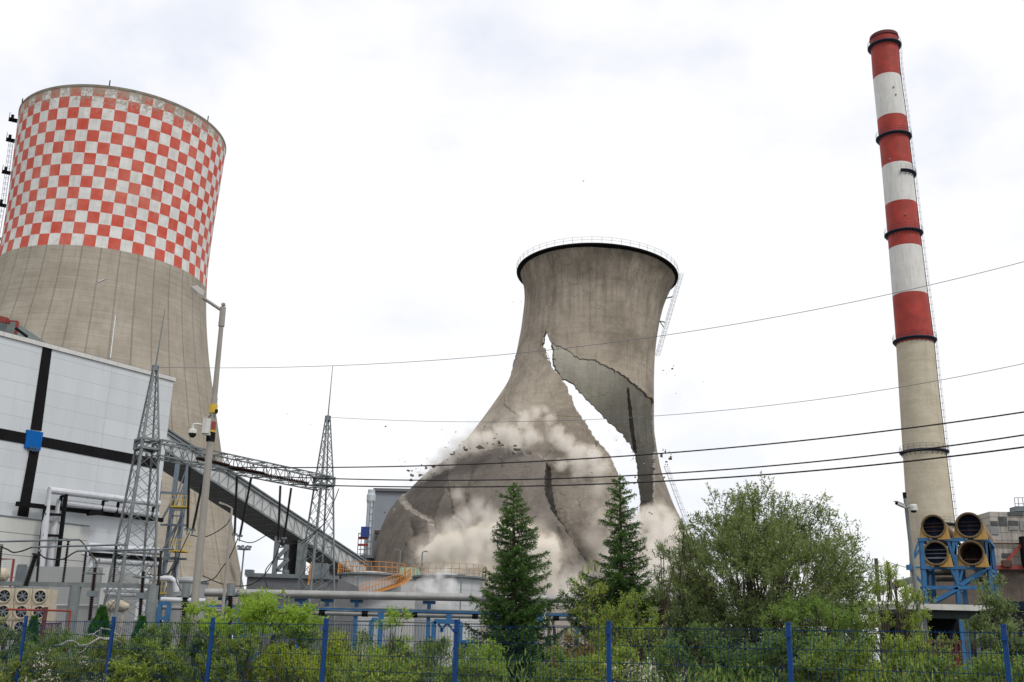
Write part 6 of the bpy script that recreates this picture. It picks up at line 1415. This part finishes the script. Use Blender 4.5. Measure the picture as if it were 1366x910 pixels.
def thuja(label, px, ytop, hw, Y, seed):
    rng = np.random.default_rng(seed); top = P(px, ytop, Y); base = np.array([top[0], Y, 0.]); H = top[2]; R = hw / ppm(top)
    t_ = thing('thuja_tree', label, 'conifer', base); MB().tube([base, base + (0, 0, H * .9)], [.06, .015], 6).build('trunk', bark, t_)
    n = 5200; f = rng.random(n) ** .8; a = rng.uniform(0, 2 * pi, n); r = R * np.interp(f, [0, .3, .7, 1], [.85, 1.05, .85, .16]) * rng.uniform(.6, 1.08, n) * (1 + .16 * np.sin(a * 5 + f * 11))
    C_ = base + np.stack([r * np.cos(a), r * np.sin(a), f * H], -1); D_ = np.stack([np.cos(a) * .45, np.sin(a) * .45, np.ones(n)], -1) + rng.normal(size=(n, 3)) * .25
    V_, F_ = leaf_quads(C_, D_, .15, .045, rng); np_mesh('foliage', V_, F_, [LM['thuja']], t_)
thuja('largest dark green pointed thuja below the voltage transformer column', 137, 811, 19, 27, 1)
thuja('narrow dark thuja between the legs of the left lattice mast', 190, 824, 14, 27, 2)
thuja('slim dark thuja in front of the cream coolers', 46, 824, 12, 27, 3)
# bleached dead branch
db = thing('dead_branch', 'bleached bare dead branch arching over the bushes', 'branch', P(134, 852, 20.2)); rng = np.random.default_rng(5)
def dbr(pts, r): 
    q = [P(x, y, 20.2 - .1 * i) for i, (x, y) in enumerate(pts)]; return (q, r, r * .35)
limbs('wood', [dbr([(150, 852), (140, 853), (133, 851), (126, 855), (118, 860), (108, 861)], .035), dbr([(134, 851), (134, 845), (135, 838), (139, 839)], .03), dbr([(133, 851), (125, 846), (117, 847), (108, 846)], .02), dbr([(106, 862), (98, 855), (90, 855), (82, 860), (72, 861)], .018), dbr([(98, 855), (104, 858), (110, 863)], .012),
               dbr([(135, 840), (128, 843), (122, 850)], .012), dbr([(146, 852), (154, 853), (162, 857)], .012), dbr([(82, 860), (78, 854), (74, 850)], .01), dbr([(139, 839), (148, 840), (156, 846), (160, 850)], .012), dbr([(118, 860), (112, 868), (104, 872)], .012)], deadwood, db)
MB().tube([down(P(146, 852, 20.2)) , P(146, 852, 20.2)], [.03, .025], 6).build('stem', bark, db)
# white flowering sprays
for k, (px, yt, hw, n_) in enumerate(((862, 858, 22, 1500), (826, 866, 14, 500), (906, 884, 20, 500), (100, 868, 26, 700), (52, 862, 20, 350))):
    t_ = broad('flowering_shrub', ['white flowering shrub right of the middle fence post', 'few white blossoms left of the middle fence post', 'low white blossom arching under the willow', 'pale seed heads above the lower left bushes', 'sparse pale seed heads left of the dead branch'][k], 'bush', px, yt, hw, 16.9 if px > 500 else 19.4, 'mid', n_, (.05, .02), 'weep' if px > 500 else 'up', .5, 300 + k, shape=.6, clumps=10, spray=.5, stem=.015, mat2='blossom', f2=.62)
# foliage behind the front row, mixed undergrowth and grass that nobody could count
rng = np.random.default_rng(77); n = 60000; u = rng.uniform(-3.2, 10.5, n); q = f0 + FD * u[:, None] + FN * rng.uniform(.4, 6.5, n)[:, None]; hgt = rng.uniform(.0, 1.0, n) ** 1.2 * (1.25 + .35 * np.sin(u * 5.1) + .2 * np.sin(u * 13.)); q[:, 2] = hgt
V_, F_ = leaf_quads(q, np.stack([rng.normal(size=n) * .5, rng.normal(size=n) * .5, np.ones(n)], -1), rng.uniform(.08, .2, n), rng.uniform(.015, .04, n), rng)
tag(np_mesh('undergrowth', V_, F_, [LM['mid'], LM['dark'], LM['olive']], loc=(0, 16, 0), mi=rng.integers(0, 3, n)), 'tangled undergrowth filling the strip behind the blue fence', 'undergrowth', kind='stuff')
n = 50000; q = np.stack([rng.uniform(-26, 24, n), rng.uniform(4, 24, n), np.zeros(n)], -1); side_ = ((q - f0) @ FN) < -.1; q = q[side_ & (q[:, 1] > 9)]; n = len(q); h_ = rng.uniform(.05, .16, n); q[:, 2] = h_ / 2
V_, F_ = leaf_quads(q, np.stack([rng.normal(size=n) * .3, rng.normal(size=n) * .3, np.ones(n)], -1), h_, .012, rng)
tag(np_mesh('grass', V_, F_, [LM['grass']], loc=(0, 12, 0)), 'short grass in front of the blue fence', 'grass', kind='stuff')
